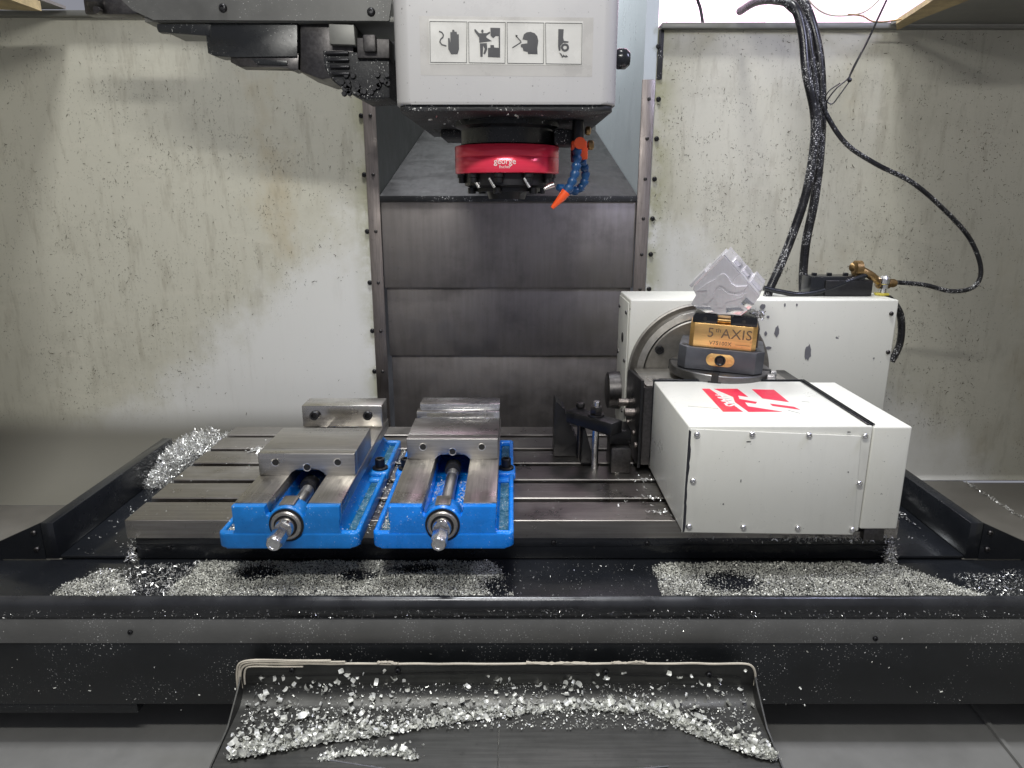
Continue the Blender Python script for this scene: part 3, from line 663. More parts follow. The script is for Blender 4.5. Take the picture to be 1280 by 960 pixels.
    P('bearing_collar', lambda bm: (lathe(bm, [(.0215, .001), (.0215, -.0035), (.020, -.005), (.0165, -.005), (.0160, -.002)], (0, 0, .037), 'y', 32)), 'vise_steel')
    P('collar_seal', lambda bm: (lathe(bm, [(.0245, .001), (.0245, -.0012), (.022, -.0015)], (0, 0, .037), 'y', 32), lathe(bm, [(.0158, .001), (.0158, -.0030), (.0125, -.0032)], (0, 0, .037), 'y', 28)), 'black_oxide')
    P('screw_hub', lambda bm: lathe(bm, [(.0135, 0), (.0135, -.012), (.0118, -.016)], (0, 0, .037), 'y', 28), 'bright')
    def hx(bm): prism(bm, hexpts((0, .037), .0114, PI/6), 'y', -.014, -.053, .001); lathe(bm, [(.0103, -.052), (.0101, -.0565), (.0088, -.0585), (.0062, -.0585), (.0056, -.0575)], (0, 0, .037), 'y', 28)
    P('hex_shaft', hx, 'bright')
    for s in (-1, 1):
        def bolt(bm):
            lathe(bm, [(.0135, .0247), (.0135, .0275), (.012, .0285), (.0085, .0285), (.0085, .0425), (.0075, .0435), (.0050, .0435), (.0046, .038)], (s*.087, .243, 0), 'z', 24)
        P('clamp_bolt', bolt, 'black_oxide')
    return t
make_vise(-.3165, 'blue milling vise on the left, jaws open wide with two socket screws in rear jaw', .113, .239, .349, .401, False)
make_vise(-.0975, 'blue milling vise on the right, its jaws nearly closed', .182, .293, .331, .401, True)

# =================================================================== TOE CLAMP SET
t = thing('strap_clamp', 'black strap clamp on a stud with step block, left of the white rotary unit', 'clamp', (.15, 1.22, 0))
bm = BM(); box(bm, .091, .201, 1.20, 1.232, .076, .100, .003, 2, Matrix.Rotation(math.radians(-48), 3, 'Z'), (.148, 1.215, .09)); part('strap', bm, M['black_oxide'], t)
bm = BM(); prism(bm, hexpts((.152, 1.214), .0115, .3), 'z', .104, .118, .001); lathe(bm, [(.015, .1005), (.015, .1035), (.006, .1038)], (.152, 1.214, 0), seg=20); part('hex_nut', bm, M['dark_steel'], t)
bm = BM(); lathe(bm, [(.0065, -.01), (.0065, .126), (.005, .1275)], (.152, 1.214, 0), seg=16); part('stud', bm, M['bright'], t)
bm = BM(); box(bm, .178, .213, 1.184, 1.250, .0005, .047, .0015); part('riser_block', bm, M['dark_steel'], t)
bm = BM(); box(bm, .176, .216, 1.205, 1.262, .0475, .074, .002); part('riser_block', bm, M['black_oxide'], t)
bm = BM(); q = [(.080, .0005), (.080, .108), (.083, .110), (.090, .104)]
for k in range(7): q += [(.095+k*.0045, .096-k*.011), (.0995+k*.0045, .096-k*.011)]
q += [(.142, .0005)]
prism(bm, q, 'y', 1.27, 1.315, .001); prism(bm, [(.128, .0005), (.131, .070), (.134, .070)]+[(.136+k*.003, .066-k*.011) for k in range(6)]+[(.158, .0005)], 'y', 1.225, 1.262, .001); part('step_block', bm, M['black_oxide'], t)
t = thing('spring_bolt', 'small dark flange bolt standing on the table behind the strap clamp', 'bolt', (.135, 1.30, .1))
bm = BM(); prism(bm, hexpts((.128, 1.262), .008, 0), 'z', .1005, .110, .001); lathe(bm, [(.012, .094), (.012, .098), (.006, .1)], (.128, 1.262, 0), seg=18); lathe(bm, [(.005, .001), (.005, .094)], (.128, 1.262, 0), seg=12); part('bolt_body', bm, M['dark_steel'], t)

# =================================================================== ROTARY UNIT
t = thing('rotary_unit', 'white fifth-axis rotary unit with large motor housing and red printed emblem', 'rotary table', (.45, 1.2, 0))
# rear body
bm = BM(); box(bm, .2277, .745, 1.35, 1.480, .001, .290, .003, 3); rb = part('rear_body', bm, M['white_chip'], t)
bm = BM(); box(bm, .2255, .2275, 1.358, 1.474, .02, .283, .0005); part('side_panel', bm, M['white'], rb)
for y, z in ((1.372, .262), (1.372, .165), (1.375, .06), (1.46, .262), (1.46, .165)):
    inst('screw', SCR_S, (.2255, y, z), rb, (0, 0, -PI/2))
bm = BM(); lathe(bm, [(.010, 0), (.010, -.0012), (.007, -.0014)], (.2253, 1.41, .205), 'x', 16); part('side_port', bm, M['hole'], rb)
bm = BM(); box(bm, .7455, .7465, 1.355, 1.47, .02, .284, 0); part('side_panel', bm, M['white'], rb)
for q in ((0.7331, 1.35, 0.2634), (0.7373, 1.35, 0.1874)): inst('screw', SCR_S, q, rb)
cxr, czr = .367, .145
bm = BM(); lathe(bm, [(.139, .002), (.139, -.004), (.136, -.006), (.128, -.003), (.124, -.012), (.112, -.016), (.110, -.004)], (cxr, 1.35, czr), 'y', 96); part('bearing_ring', bm, M['trun_steel'], t, 25)
bm = BM(); lathe(bm, [(.110, -.002), (.110, -.020), (.108, -.022), (.05, -.022)], (cxr, 1.35, czr), 'y', 80); part('face_plate', bm, M['trun_steel'], t, 30)
inst('socket_screw', SOC, (0.2837, 1.328, 0.197), t, scale=1.0)
bm = BM(); lathe(bm, [(.040, 0), (.040, -.004), (.038, -.024), (.034, -.026), (.010, -.026)], (.2253, 1.43, .088), 'x', 40); part('end_cap', bm, M['dark_steel'], t, 40)
# tilting cradle (yoke)
bm = BM(); prism(bm, [(1.196, .012), (1.196, .157), (1.325, .157), (1.345, .140), (1.345, .010)], 'x', .232, .53, .003); cr = part('cradle', bm, M['dark_steel'], t)
bm = BM(); prism(bm, [(1.1905, .008), (1.1905, .171), (1.197, .171), (1.32, .160), (1.34, .150), (1.34, .06), (1.26, .008)], 'x', .226, .2315, .001); part('cradle_side', bm, M['black_oxide'], cr)
for y, z in ((1.315, .095), (1.24, .098), (1.235, .060), (1.21, .045), (1.30, .06)):
    bm = BM(); big = (y, z) in ((1.315, .095), (1.24, .098)); r_ = .0075 if big else .005
    lathe(bm, [(r_, 0), (r_, -.018 if big else -.003), (r_*.7, -.019 if big else -.004)], (.2258, y, z), 'x', 16); part('pin', bm, M['strip'], cr)
bm = BM(); prism(bm, rrect(.236, .50, 1.200, 1.325, .004, 2), 'z', .1572, .1605, .001); part('cradle_top', bm, M['trun_steel'], cr)
bm = BM(); box(bm, .246, .262, 1.22, 1.262, .1607, .1609, 0); part('type_plate', bm, M['bright'], cr)
bm = BM(); box(bm, .268, .292, 1.222, 1.245, .1607, .1612, 0); part('pocket', bm, M['hole'], cr)
# motor housing
hx0, hx1, hy0, hy1, hz0, hz1 = .2485, .564, .94, 1.19, .0075, .170
bm = BM(); box(bm, hx0, .5085, hy0+.002, hy1, hz0, hz1, .0022, 3); mh = part('motor_housing', bm, M['white'], t)
bm = BM(); box(bm, .5095, hx1, hy0+.0015, hy1-.002, hz0+.004, hz1-.001, .0025, 3); part('end_housing', bm, M['white'], t)
bm = BM(); prism(bm, [(0.2508, 0.1668), (0.4917, 0.1561), (0.4995, 0.0038), (0.2483, 0.0077)], 'y', hy0-.0012, hy0+.0015, .0005); fp = part('front_panel', bm, M['white'], t)
for q in [(0.26, 0.9388, 0.1589), (0.3377, 0.9388, 0.1589), (0.4178, 0.9388, 0.1577), (0.4968, 0.9388, 0.1565), (0.2591, 0.9388, 0.0887), (0.498, 0.9388, 0.085), (0.258, 0.9388, 0.0172), (0.3374, 0.9388, 0.016), (0.417, 0.9388, 0.0147), (0.4967, 0.9388, 0.0121)]: inst('screw', SCR, q, mh)
bm = BM(); box(bm, .5020, .5135, hy0+.006, hy1+.002, hz1+.0005, hz1+.002, .0005); box(bm, .5055, .5065, hy0+.006, hy1+.002, hz1+.002, hz1+.0035, 0); box(bm, .5095, .5105, hy0+.006, hy1+.002, hz1+.002, hz1+.0035, 0); part('black_gasket', bm, M['black_clean'], t)
bm = BM(); box(bm, hx0-.0012, .51, hy1+.0005, hy1+.004, hz0, hz1+.003, .001); part('back_flange', bm, M['black_clean'], t)
bm = BM(); box(bm, hx0+.003, .55, .955, 1.185, .0005, .0078, .0005); box(bm, .518, .548, .944, .956, -.008, .012, .001); part('housing_base', bm, M['dark_steel'], t)
# worn paint patches and scratches on rear body and housing
PM = simple('bare_primer', srgb(118, 118, 124), .5, .2, .15, 40, .2)
def blob(cx, cz, rx, rz, n=12, sd=0):
    r_ = random.Random(sd); return [(cx+rx*math.cos(2*PI*i/n)*r_.uniform(.65, 1.1), cz+rz*math.sin(2*PI*i/n)*r_.uniform(.65, 1.1)) for i in range(n)]
for i, (q, rx, rz) in enumerate((((0.5806, 1.35, 0.1858), .007, .018), ((0.5153, 1.35, 0.2288), .0055, .012), ((0.4829, 1.35, 0.2758), .006, .007), ((0.4939, 1.35, 0.2241), .003, .005), ((0.5013, 1.35, 0.1954), .008, .004), ((0.5488, 1.35, 0.2804), .0025, .003), ((0.5257, 1.35, 0.2804), .002, .004), ((0.4955, 1.35, 0.2571), .003, .003))):
    bm = BM(); prism(bm, blob(q[0], q[2], rx, rz, 14, i+3), 'y', 1.3494, 1.3502); part('bare_patch', bm, PM, rb, None)
for i, (q, rx, rz) in enumerate((((0.3342, 0.939, 0.1481), .0035, .001), ((0.3279, 0.939, 0.0887), .0008, .003), ((0.3055, 0.939, 0.0526), .0012, .0012), ((0.4736, 0.939, 0.1624), .003, .0008), ((0.4799, 0.939, 0.1022), .001, .001))):
    bm = BM(); prism(bm, blob(q[0], q[2], rx, rz, 8, i+30), 'y', hy0-.0018, hy0-.001); part('paint_nick', bm, M['ink'], fp, None)
bm = BM(); e = []
for i in range(24):
    z = .0085+i/23*.155; e.append((hx0+.0035+random.uniform(-.0006, .0012), z))
prism(bm, e + [(hx0+.0005, .165), (hx0+.0005, .0085)], 'y', hy0-.0016, hy0+.001); part('rust_edge', bm, M['ink'], mh, None)
# printed emblem on the housing top: red panels, white letter shapes left between them
PR = [[(0.3189, 1.1396), (0.3315, 1.1396), (0.3465, 1.0103), (0.3168, 1.0103)], [(0.3394, 1.1396), (0.3785, 1.1396), (0.3804, 1.0909), (0.3668, 1.0991), (0.3627, 1.0782), (0.3849, 1.0613), (0.3796, 1.0524), (0.3653, 1.0613), (0.3632, 1.0379), (0.4053, 1.0103), (0.3547, 1.0093), (0.3504, 1.0613), (0.3562, 1.0909)], [(0.4018, 1.1364), (0.4375, 1.1332), (0.4352, 1.0613), (0.4008, 1.0822)], [(0.4022, 1.0524), (0.433, 1.0352), (0.4364, 1.0206), (0.4019, 1.0405)]]
for p in PR:
    bm = BM(); prism(bm, p, 'z', hz1+.0001, hz1+.0005); part('printed_emblem', bm, M['red_print'], mh, None)
bm = text_bm('HAAS', .024, .0003, .25, .0005, .95)
for v in bm.verts: v.co = V((v.co.y, -v.co.x*1.12, v.co.z))
LC = (0.3376, 1.0702, 0.17)
bmesh.ops.translate(bm, verts=bm.verts[:], vec=(LC[0], LC[1], hz1+.0008)); part('printed_word', bm, M['white_print'], mh, None)
for pts in [[(0.2712, 1.0394, 0.171), (0.2941, 1.033, 0.171), (0.3144, 1.0266, 0.171)], [(0.4566, 1.0657, 0.171), (0.4674, 1.0612, 0.171)], [(0.4173, 1.0183, 0.171), (0.429, 1.0021, 0.171)]]:
    bm = BM(); tube(bm, [(a, b, hz1) for a, b, c in pts], .0004, 4, 3); part('scratch', bm, M['ink'], mh)

# tilting platter, 4.5 degrees
TR = math.radians(2.2); YW2 = math.radians(-17); PC = V((.381, 1.262, .160))
pr_ = bpy.data.objects.new('platter', None)
bm = BM(); lathe(bm, [(.060, -.002), (.060, .004), (.088, .006), (.0895, .0075), (.0895, .0215), (.088, .023), (.05, .023)], (0, 0, 0), seg=96)
pm = make_mesh('platter', bm, M['platter'], smooth=30)
po = bpy.data.objects.new('platter', pm); C.objects.link(po); po.parent = t; po.location = PC - WL[t.name]; po.rotation_euler = (0, TR, YW2)
WL[po.name] = V((0, 0, 0))
for a in range(4):
    an = a*PI/2; bm = BM(); box(bm, -.006, .006, -.0905, -.045, .0075, .0236, 0)
    bmesh.ops.rotate(bm, verts=bm.verts[:], cent=(0, 0, 0), matrix=Matrix.Rotation(an-.06, 3, 'Z')); part('platter_slot', bm, M['hole'], po)
    bm = BM(); box(bm, -.011, .011, -.0903, -.05, .0072, .012, 0); bmesh.ops.rotate(bm, verts=bm.verts[:], cent=(0, 0, 0), matrix=Matrix.Rotation(an-.06, 3, 'Z')); part('slot_foot', bm, M['hole'], po)
for (x, y) in ((.088, -.035), (.092, .0)):
    bm = BM(); box(bm, x-.006, x+.008, y-.010, y+.010, .002, .022, .002); part('stop_block', bm, M['bright'], po)

# self-centring vise on the platter
sv = thing('fixture_vise', 'small gold and black self-centring vise on the rotary platter, gripping the aluminium part', 'vise', PC+V((math.sin(TR)*.0238, 0, math.cos(TR)*.0238)), None, (0, TR, YW2))
WL[sv.name] = V((0, 0, 0))
YF = -.062                                                        # local front
bm = BM(); oc = [(-.073+.014, YF+.0), (.073-.014, YF), (.073, YF+.016), (.073, .05), (.06, .062), (-.06, .062), (-.073, .05), (-.073, YF+.016)]
prism(bm, oc, 'z', .0005, .040, .0015); sb = part('vise_base', bm, M['darkgrey_anod'], sv)
for x, y in ((-.062, YF+.02), (.062, YF+.02)):
    bm = BM(); lathe(bm, [(.006, .0398), (.006, .0405), (.004, .0405)], (x, y, 0), seg=14); part('base_screw', bm, M['black_oxide'], sb)
bm = BM(); prism(bm, rrect(-.024, .024, .010, .032, .0109, 8), 'y', YF-.001, YF+.002, .0004); part('drive_plate', bm, M['gold'], sb)
bm = BM(); lathe(bm, [(.0095, -.0005), (.0095, -.003), (.0075, -.0035), (.0055, -.001)], (0, YF-.001, .021), 'y', 24); part('drive_socket', bm, M['black_oxide'], sb)
for x in (-.0165, .0165):
    bm = BM(); lathe(bm, [(.0042, 0), (.0042, -.0012), (.0032, -.0012), (.003, -.0006)], (x, YF-.001, .021), 'y', 18); part('plate_screw', bm, M['gold'], sb)
bm = BM(); prism(bm, [(-.049, YF+.006), (.049, YF+.006), (.0565, YF+.012), (.0565, .048), (-.0565, .048), (-.0565, YF+.012)], 'z', .0405, .083, .001); gb = part('vise_body', bm, M['gold'], sv)
for txt, size, x, z, b in (('5', .024, -.021, .067, 0), ('th', .011, -.0085, .0725, 0), ('AXIS', .024, .0225, .067, 0), ('V75100X', .0095, -.003, .0495, 0)):
    bm = text_bm(txt, size, .0003, 0, b, 1.05)
    for v in bm.verts: v.co = V((x+v.co.x, YF+.0055-v.co.z, z+v.co.y))
    part('lettering', bm, M['ink_brown'], gb, None)
bm = BM(); box(bm, .022, .046, YF+.0053, YF+.0062, .0495, .0500, 0); box(bm, -.013, .013, YF+.0053, YF+.0062, .0406, .0422, 0); part('etched_line', bm, M['ink_brown'], gb, None)
for (x0, x1) in ((-.054, -.012), (.010, .054)):
    bm = BM(); prism(bm, [(x0, .0835), (x0, .094), (x0+.004, .100), (x1-.004, .100), (x1, .096), (x1, .0835)], 'y', YF+.008, .046, .001)
    jw = part('jaw', bm, M['black_clean'], sv)
    bm = BM(); lathe(bm, [(.0032, 0), (.0032, -.0006), (.001, -.0006)], ((x0+x1)/2, YF+.008, .091), 'y', 12); part('jaw_hole', bm, M['hole'], jw)
bm = BM(); lathe(bm, [(.005, -.012), (.005, .012)], (0, YF+.02, .088), 'x', 14); part('jaw_screw', bm, M['brass'], sv)
bm = BM(); box(bm, .0565, .060, YF+.02, .04, .045, .080, .001); part('end_plate', bm, M['dark_steel'], sv)

# machined workpiece: block turned on its corner
wp = thing('machined_block', 'shiny machined aluminium block held on its corner in the gold vise', 'workpiece', ((0.3658, 1.205, 0.2869)), None, (0.13963, 0, -0.41888))
WL[wp.name] = V((0, 0, 0))
D_ = .078
lf = [(-0.0049, 0.1), (0.0554, 0.0331), (0.0497, 0.0231), (0.0379, 0.0069), (0.028, -0.0016), (-0.0324, -0.0007), (-0.045, 0.0057), (-0.0564, 0.0137), (-0.0526, 0.0226), (-0.0474, 0.03), (-0.0546, 0.0396), (-0.0535, 0.0454)]
bm = BM(); prism(bm, lf, 'y', 0, D_, .0010, 2); part('block_body', bm, M['machined'], wp, 15)
def steps(a, b, sgn, rows):
    a, b = V(a), V(b); d = b-a; n_ = V((d.y, -d.x)).normalized(); n_ = n_ if n_.x*sgn > 0 else -n_
    for (u0, u1, h0, h1, y0, y1) in rows:
        p = [a+d*u0+n_*h0, a+d*u1+n_*h0, a+d*u1+n_*h1, a+d*u0+n_*h1]; bm = BM(); prism(bm, [tuple(q) for q in p], 'y', y0, y1, .0006); part('milled_step', bm, M['machined'], wp, 15)
steps(lf[0], lf[1], 1, [(-.02, .98, .0002, .0020, .0005, .010), (.20, .34, .0002, .005, .024, .060), (.46, .60, .0002, .005, .024, .060), (.70, .95, .0002, .006, .024, D_+.003)])
steps(lf[0], lf[11], -1, [(-.02, .98, .0002, .0020, .0005, .010), (.08, .50, .0002, .004, .018, .07), (.60, 1.12, .0002, .006, .014, .072)])
# raised wave relief and pads milled on the front face
rel = [(-0.0478, 0.0386), (-0.0308, 0.0521), (-0.0178, 0.0598), (-0.0091, 0.0692), (-0.0026, 0.0701), (0.0043, 0.0636), (0.0088, 0.0541), (0.0182, 0.0491), (0.0349, 0.0513), (0.0302, 0.0442), (0.0175, 0.0393), (0.0056, 0.0414), (-0.004, 0.0493), (-0.0107, 0.0504), (-0.017, 0.043), (-0.0202, 0.0273), (-0.0291, 0.0168), (-0.036, 0.0178), (-0.0299, 0.0324), (-0.0303, 0.0409)]
rel2 = [(-0.0116, 0.0419), (-0.0051, 0.0437), (0.0046, 0.0358), (0.0205, 0.0339), (0.0357, 0.0389), (0.031, 0.0317), (0.0158, 0.0252), (0.0028, 0.0216), (-0.0033, 0.0113), (-0.0113, 0.0108), (-0.0146, 0.022), (-0.0111, 0.0321)]
rel3 = [(-0.0051, 0.0919), (0.0212, 0.0643), (0.0188, 0.0615), (-0.0046, 0.0837), (-0.0233, 0.0637), (-0.0261, 0.0663)]
for q, h_ in ((rel, .0035), (rel2, .0025)):
    bm = BM(); prism(bm, q, 'y', -h_, .0008); part('wave_relief', bm, M['machined'], wp, None)
for q in [[(0.0349, 0.0319), (0.0486, 0.0202), (0.0403, 0.0099), (0.0266, 0.0202)], [(-0.0521, 0.011), (-0.0234, 0.0114), (-0.0163, 0.0033), (-0.0311, 0.0001), (-0.0451, 0.0071)], [(0.0034, 0.0117), (0.0256, 0.0145), (0.0326, 0.0079), (0.0252, 0.0003), (0.0039, 0.0017)]]:
    bm = BM(); prism(bm, q, 'y', -.0030, .0006, .0008); part('raised_pad', bm, M['bright'], wp, 30)

# =================================================================== CABLES AND FITTINGS
def cable(name, pts, r, mat, label, cat='hose', n=10, seg=12):
    t = thing(name, label, cat, pts[0]); bm = BM(); tube(bm, pts, r, seg, n); part('hose_body', bm, M[mat], t, 60); return t
cable('thick_hose', [(0.5051, 1.72, 0.8786), (0.5013, 1.6, 0.8688), (0.5082, 1.5, 0.8475), (0.5251, 1.45, 0.8246), (0.5424, 1.44, 0.7789), (0.5535, 1.43, 0.7082), (0.5763, 1.43, 0.6377), (0.5827, 1.43, 0.5798), (0.5769, 1.43, 0.4906), (0.5574, 1.43, 0.4061), (0.5343, 1.42, 0.3439), (0.5156, 1.41, 0.302), (0.5042, 1.4, 0.2665)], .0086, 'rubber', 'thick black chip-flecked hose bowing left down to behind the aluminium block')
cable('thick_hose', [(0.5485, 1.6, 0.8896), (0.5507, 1.5, 0.8531), (0.5644, 1.47, 0.8128), (0.5865, 1.46, 0.7412), (0.6008, 1.46, 0.6555), (0.6077, 1.46, 0.5669), (0.6068, 1.46, 0.4752), (0.5992, 1.46, 0.3965), (0.5996, 1.46, 0.3318), (0.6004, 1.45, 0.287)], .0088, 'rubber', 'thick black hose dropping straight onto the black connector block')
cable('thick_hose', [(0.5079, 1.55, 0.874), (0.5179, 1.46, 0.8297), (0.5492, 1.45, 0.7947), (0.5653, 1.445, 0.7386), (0.5791, 1.445, 0.6823), (0.5886, 1.445, 0.6248), (0.5994, 1.45, 0.5886)], .0070, 'rubber', 'middle black hose of the bundle, ending at the cable tie', 'hose')
cable('air_line', [(0.5894, 1.44, 0.6674), (0.6057, 1.44, 0.6315), (0.6489, 1.44, 0.5805), (0.7113, 1.44, 0.5434), (0.7867, 1.44, 0.5088), (0.8579, 1.44, 0.4569), (0.9181, 1.44, 0.4008), (0.9507, 1.44, 0.3419), (0.944, 1.44, 0.3047), (0.8999, 1.44, 0.2949), (0.8406, 1.44, 0.308), (0.7861, 1.44, 0.3128)], .0046, 'rubber', 'thin black air line looping far right and back to the brass fitting', 'hose')
cable('low_hose', [(0.5005, 1.4, 0.3065), (0.5281, 1.4, 0.3001), (0.5733, 1.4, 0.2938), (0.6202, 1.4, 0.3017), (0.6657, 1.4, 0.3191), (0.7085, 1.41, 0.3322)], .0052, 'black_clean', 'smooth black hose lying along the top of the white rear body', 'hose')
cable('loop_cable', [(0.7746, 1.485, 0.2755), (0.8068, 1.5, 0.27), (0.8368, 1.51, 0.2408), (0.8469, 1.51, 0.2058), (0.8473, 1.51, 0.1667), (0.8347, 1.51, 0.1308)], .0075, 'rubber', 'short black cable curling behind the right end of the white rear body', 'cable')
t = thing('hanging_wire', 'twisted black wire tying the hose bundle to the roof', 'wire', (0.6574, 1.42, 0.7613))
bm = BM(); tube(bm, [(0.677, 1.4, 0.8336), (0.6621, 1.4, 0.7945), (0.6495, 1.41, 0.7513), (0.6378, 1.42, 0.7177), (0.6301, 1.42, 0.6956)], .0018, 6, 6); tube(bm, [(0.6495, 1.41, 0.7513), (0.6382, 1.415, 0.7196), (0.6286, 1.42, 0.6956), (0.6096, 1.42, 0.6789), (0.5942, 1.42, 0.6564), (0.5959, 1.42, 0.6423)], .0013, 6, 6)
tube(bm, [(0.6334, 1.42, 0.6928), (0.617, 1.42, 0.6676), (0.6039, 1.42, 0.6508), (0.5909, 1.42, 0.6592), (0.5953, 1.42, 0.6733), (0.6146, 1.42, 0.6872)], .0012, 6, 6); part('wire_strand', bm, M['black_oxide'], t, 60)
bm = BM(); lathe(bm, [(.0015, -.004), (.004, -.002), (.004, .002), (.0015, .004)], (0.6319, 1.42, 0.6928), 'x', 10); part('knot', bm, M['black_oxide'], t)
cable('white_wire', [(0.6103, 1.66, 0.917), (0.6399, 1.66, 0.8787), (0.6805, 1.67, 0.8608), (0.7272, 1.67, 0.8593), (0.7608, 1.66, 0.8679), (0.7888, 1.64, 0.8997)], .0018, 'sealant', 'pale wire sagging across the opening at the top of the wall', 'wire')
cable('brown_wire', [(0.7192, 1.66, 0.8586), (0.7504, 1.66, 0.8554), (0.7735, 1.655, 0.8434), (0.8102, 1.65, 0.8439), (0.8523, 1.62, 0.8495), (0.8962, 1.6, 0.8659), (0.9226, 1.58, 0.8787)], .0016, 'brass', 'brown wire running under the ragged roof board', 'wire')
cable('black_wire', [(0.836, 1.6, 0.8837), (0.8741, 1.6, 0.8703), (0.9208, 1.6, 0.8659), (0.9774, 1.6, 0.8718), (1.0196, 1.6, 0.8837)], .0024, 'rubber', 'black wire dipping below the top right edge of the picture', 'wire')
cable('grey_cable', [(0.4636, 2.0, 1.0059), (0.4764, 2.0, 0.969), (0.4862, 2.0, 0.9448), (0.4981, 2.0, 0.894)], .004, 'black_oxide', 'short dark cable behind the wall top, left of the hose bundle', 'cable')

t = thing('connector_block', 'black connector block on top of the white rear body', 'connector', (.57, 1.42, .291))
q = [(0.5919, 1.42, 0.2846), (0.7083, 1.42, 0.2846)]
bm = BM(); box(bm, q[0][0], q[1][0]-.008, 1.40, 1.45, .2905, .329, .004, 2); part('connector_body', bm, M['black_clean'], t)
bm = BM(); box(bm, q[0][0]+.028, q[1][0]+.006, 1.395, 1.452, .2905, .322, .003, 2); part('connector_lid', bm, M['black_oxide'], t)
for x in (q[0][0]+.012, q[0][0]+.042, q[0][0]+.075):
    bm = BM(); box(bm, x, x+.008, 1.42, 1.43, .329, .334, .001); part('latch', bm, M['black_clean'], t)
t = thing('air_fitting', 'dirty brass tee and silver elbow on the right end of the white rear body', 'pipe fitting', (.70, 1.42, .291))
a = [(0.6913, 1.42, 0.3423), (0.7135, 1.41, 0.3307), (0.74, 1.42, 0.3136), (0.7776, 1.43, 0.3124), (0.7455, 1.42, 0.2846), (0.7994, 1.44, 0.3112)]
bm = BM(); tube(bm, [V(a[0])+V((-.004, .01, .003)), V(a[0]), V(a[1]), V(a[2])], .008, 12, 3, taper=lambda u: 1.25-.35*u); lathe(bm, [(.013, -.008), (.0165, -.006), (.0165, .006), (.013, .008)], a[0], 'x', 14); part('brass_plug', bm, M['brass'], t, 40)
bm = BM(); lathe(bm, [(.009, -.012), (.011, -.010), (.011, .012), (.0085, .014), (.0085, .022), (.0065, .026)], V(a[2])+V((.006, 0, 0)), 'x', 12); part('brass_tee', bm, M['brass'], t, 30)
bm = BM(); z0 = .2908; lathe(bm, [(.006, z0), (.006, z0+.012), (.009, z0+.013), (.009, z0+.021), (.011, z0+.023), (.011, z0+.033), (.008, z0+.038)], (a[4][0], 1.415, 0), 'z', 12); part('silver_elbow', bm, M['bright'], t, 30)
bm = BM(); prism(bm, hexpts((a[4][0]-.002, 1.415), .015, .2), 'z', .2903, .2945, .001); part('yellow_washer', bm, simple('yellow_tape', srgb(190, 176, 70), .5), t)

# =================================================================== SWARF
def pile(name, polys, n, z, hmax, Lr, mat, label, holes=(), bounds=None, seg=1, flat=.2, sparse=()):
    xs = np.concatenate([np.array(p)[:, 0] for p in polys]); ys = np.concatenate([np.array(p)[:, 1] for p in polys])
    X = RNG.uniform(xs.min(), xs.max(), n*6); Y = RNG.uniform(ys.min(), ys.max(), n*6)
    jx = X + .004*np.sin(Y*90+X*37)+RNG.normal(0, .009, len(X))*(RNG.random(len(X))**2); jy = Y + .004*np.sin(X*71)+RNG.normal(0, .005, len(X))*(RNG.random(len(X))**2)
    ok = np.zeros(len(X), bool)
    for p in polys: ok |= inpoly(jx, jy, p)
    for (hx_, hy_, rx, ry) in holes:
        dd = ((X-hx_)/rx)**2+((Y-hy_)/ry)**2; ok &= ~((dd < RNG.uniform(.4, 1.5, len(X))) & (RNG.random(len(X)) < .93))
    X, Y = X[ok][:n], Y[ok][:n]; N = len(X)
    Z = z + RNG.random(N)**1.5*hmax*(.6+.4*np.sin(X*40)*np.sin(Y*60))+.0008
    L = RNG.uniform(*Lr, N)
    return strips(name, np.stack([X, Y, Z], 1), L, L*(RNG.uniform(.15, .35, N) if name == 'chip_scatter' else RNG.uniform(.35, .8, N)), RNG.uniform(0, 1.6, N), mat, label, 'metal chips', seg, flat)
zt = -.0695
PA = [(-0.6594, 0.888), (-0.6517, 0.922), (-0.6289, 0.9583), (-0.6, 0.9678), (-0.5434, 0.888)]
PB = [(-0.4946, 0.888), (-0.4949, 0.9309), (-0.4797, 0.9873), (-0.2753, 0.9922), (-0.0375, 0.9922), (-0.0047, 0.9264), (0.0023, 0.888)]
PC_ = [(0.2137, 0.888), (0.2143, 0.9678), (0.2492, 0.9873), (0.4485, 0.9873), (0.5892, 0.9823), (0.642, 0.9354), (0.6765, 0.888)]
HB = [(-0.3816, 0.956, 0.036, 0.026), (-0.2312, 0.949, 0.034, 0.018), (-0.1469, 0.9678, 0.044, 0.014), (-0.0175, 0.9155, 0.026, 0.03)]
HC = [(0.322, 0.9309, 0.046, 0.03), (0.4102, 0.9678, 0.004, 0.003)]
pile('chip_pile', [PB], 33000, zt, .0050, (.0009, .0026), 'chip_dull', 'bed of fine grey chips on the pan floor in front of the two blue vises', HB)
pile('chip_pile', [PC_], 28000, zt, .0050, (.0009, .0026), 'chip_dull', 'bed of fine grey chips on the pan floor in front of the white housing', HC)
pile('chip_pile', [PA], 4600, zt, .0045, (.0009, .0026), 'chip_dull', 'small wedge of fine grey chips at the far left of the pan')
pile('chip_scatter', [[(-0.6316, 0.9631), (-0.488, 0.9922), (-0.473, 0.9922), (-0.4946, 0.888), (-0.5457, 0.888), (-0.5798, 0.888)]], 1500, zt, .003, (.0015, .006), 'chip', 'sparse bright slivers on the black pan between two chip beds')
pile('chip_scatter', [[(0.0, 0.9922), (0.2378, 0.9922), (0.216, 0.888), (0.0, 0.888)]], 260, zt, .001, (.0015, .003), 'chip', 'few bright specks on the bare black pan between the vises and housing')
pile('chip_scatter', [[(0.6622, 0.949), (0.7837, 0.9678), (0.7276, 0.888), (0.6708, 0.888)]], 700, zt, .003, (.0015, .004), 'chip', 'bright specks at the right end of the pan')
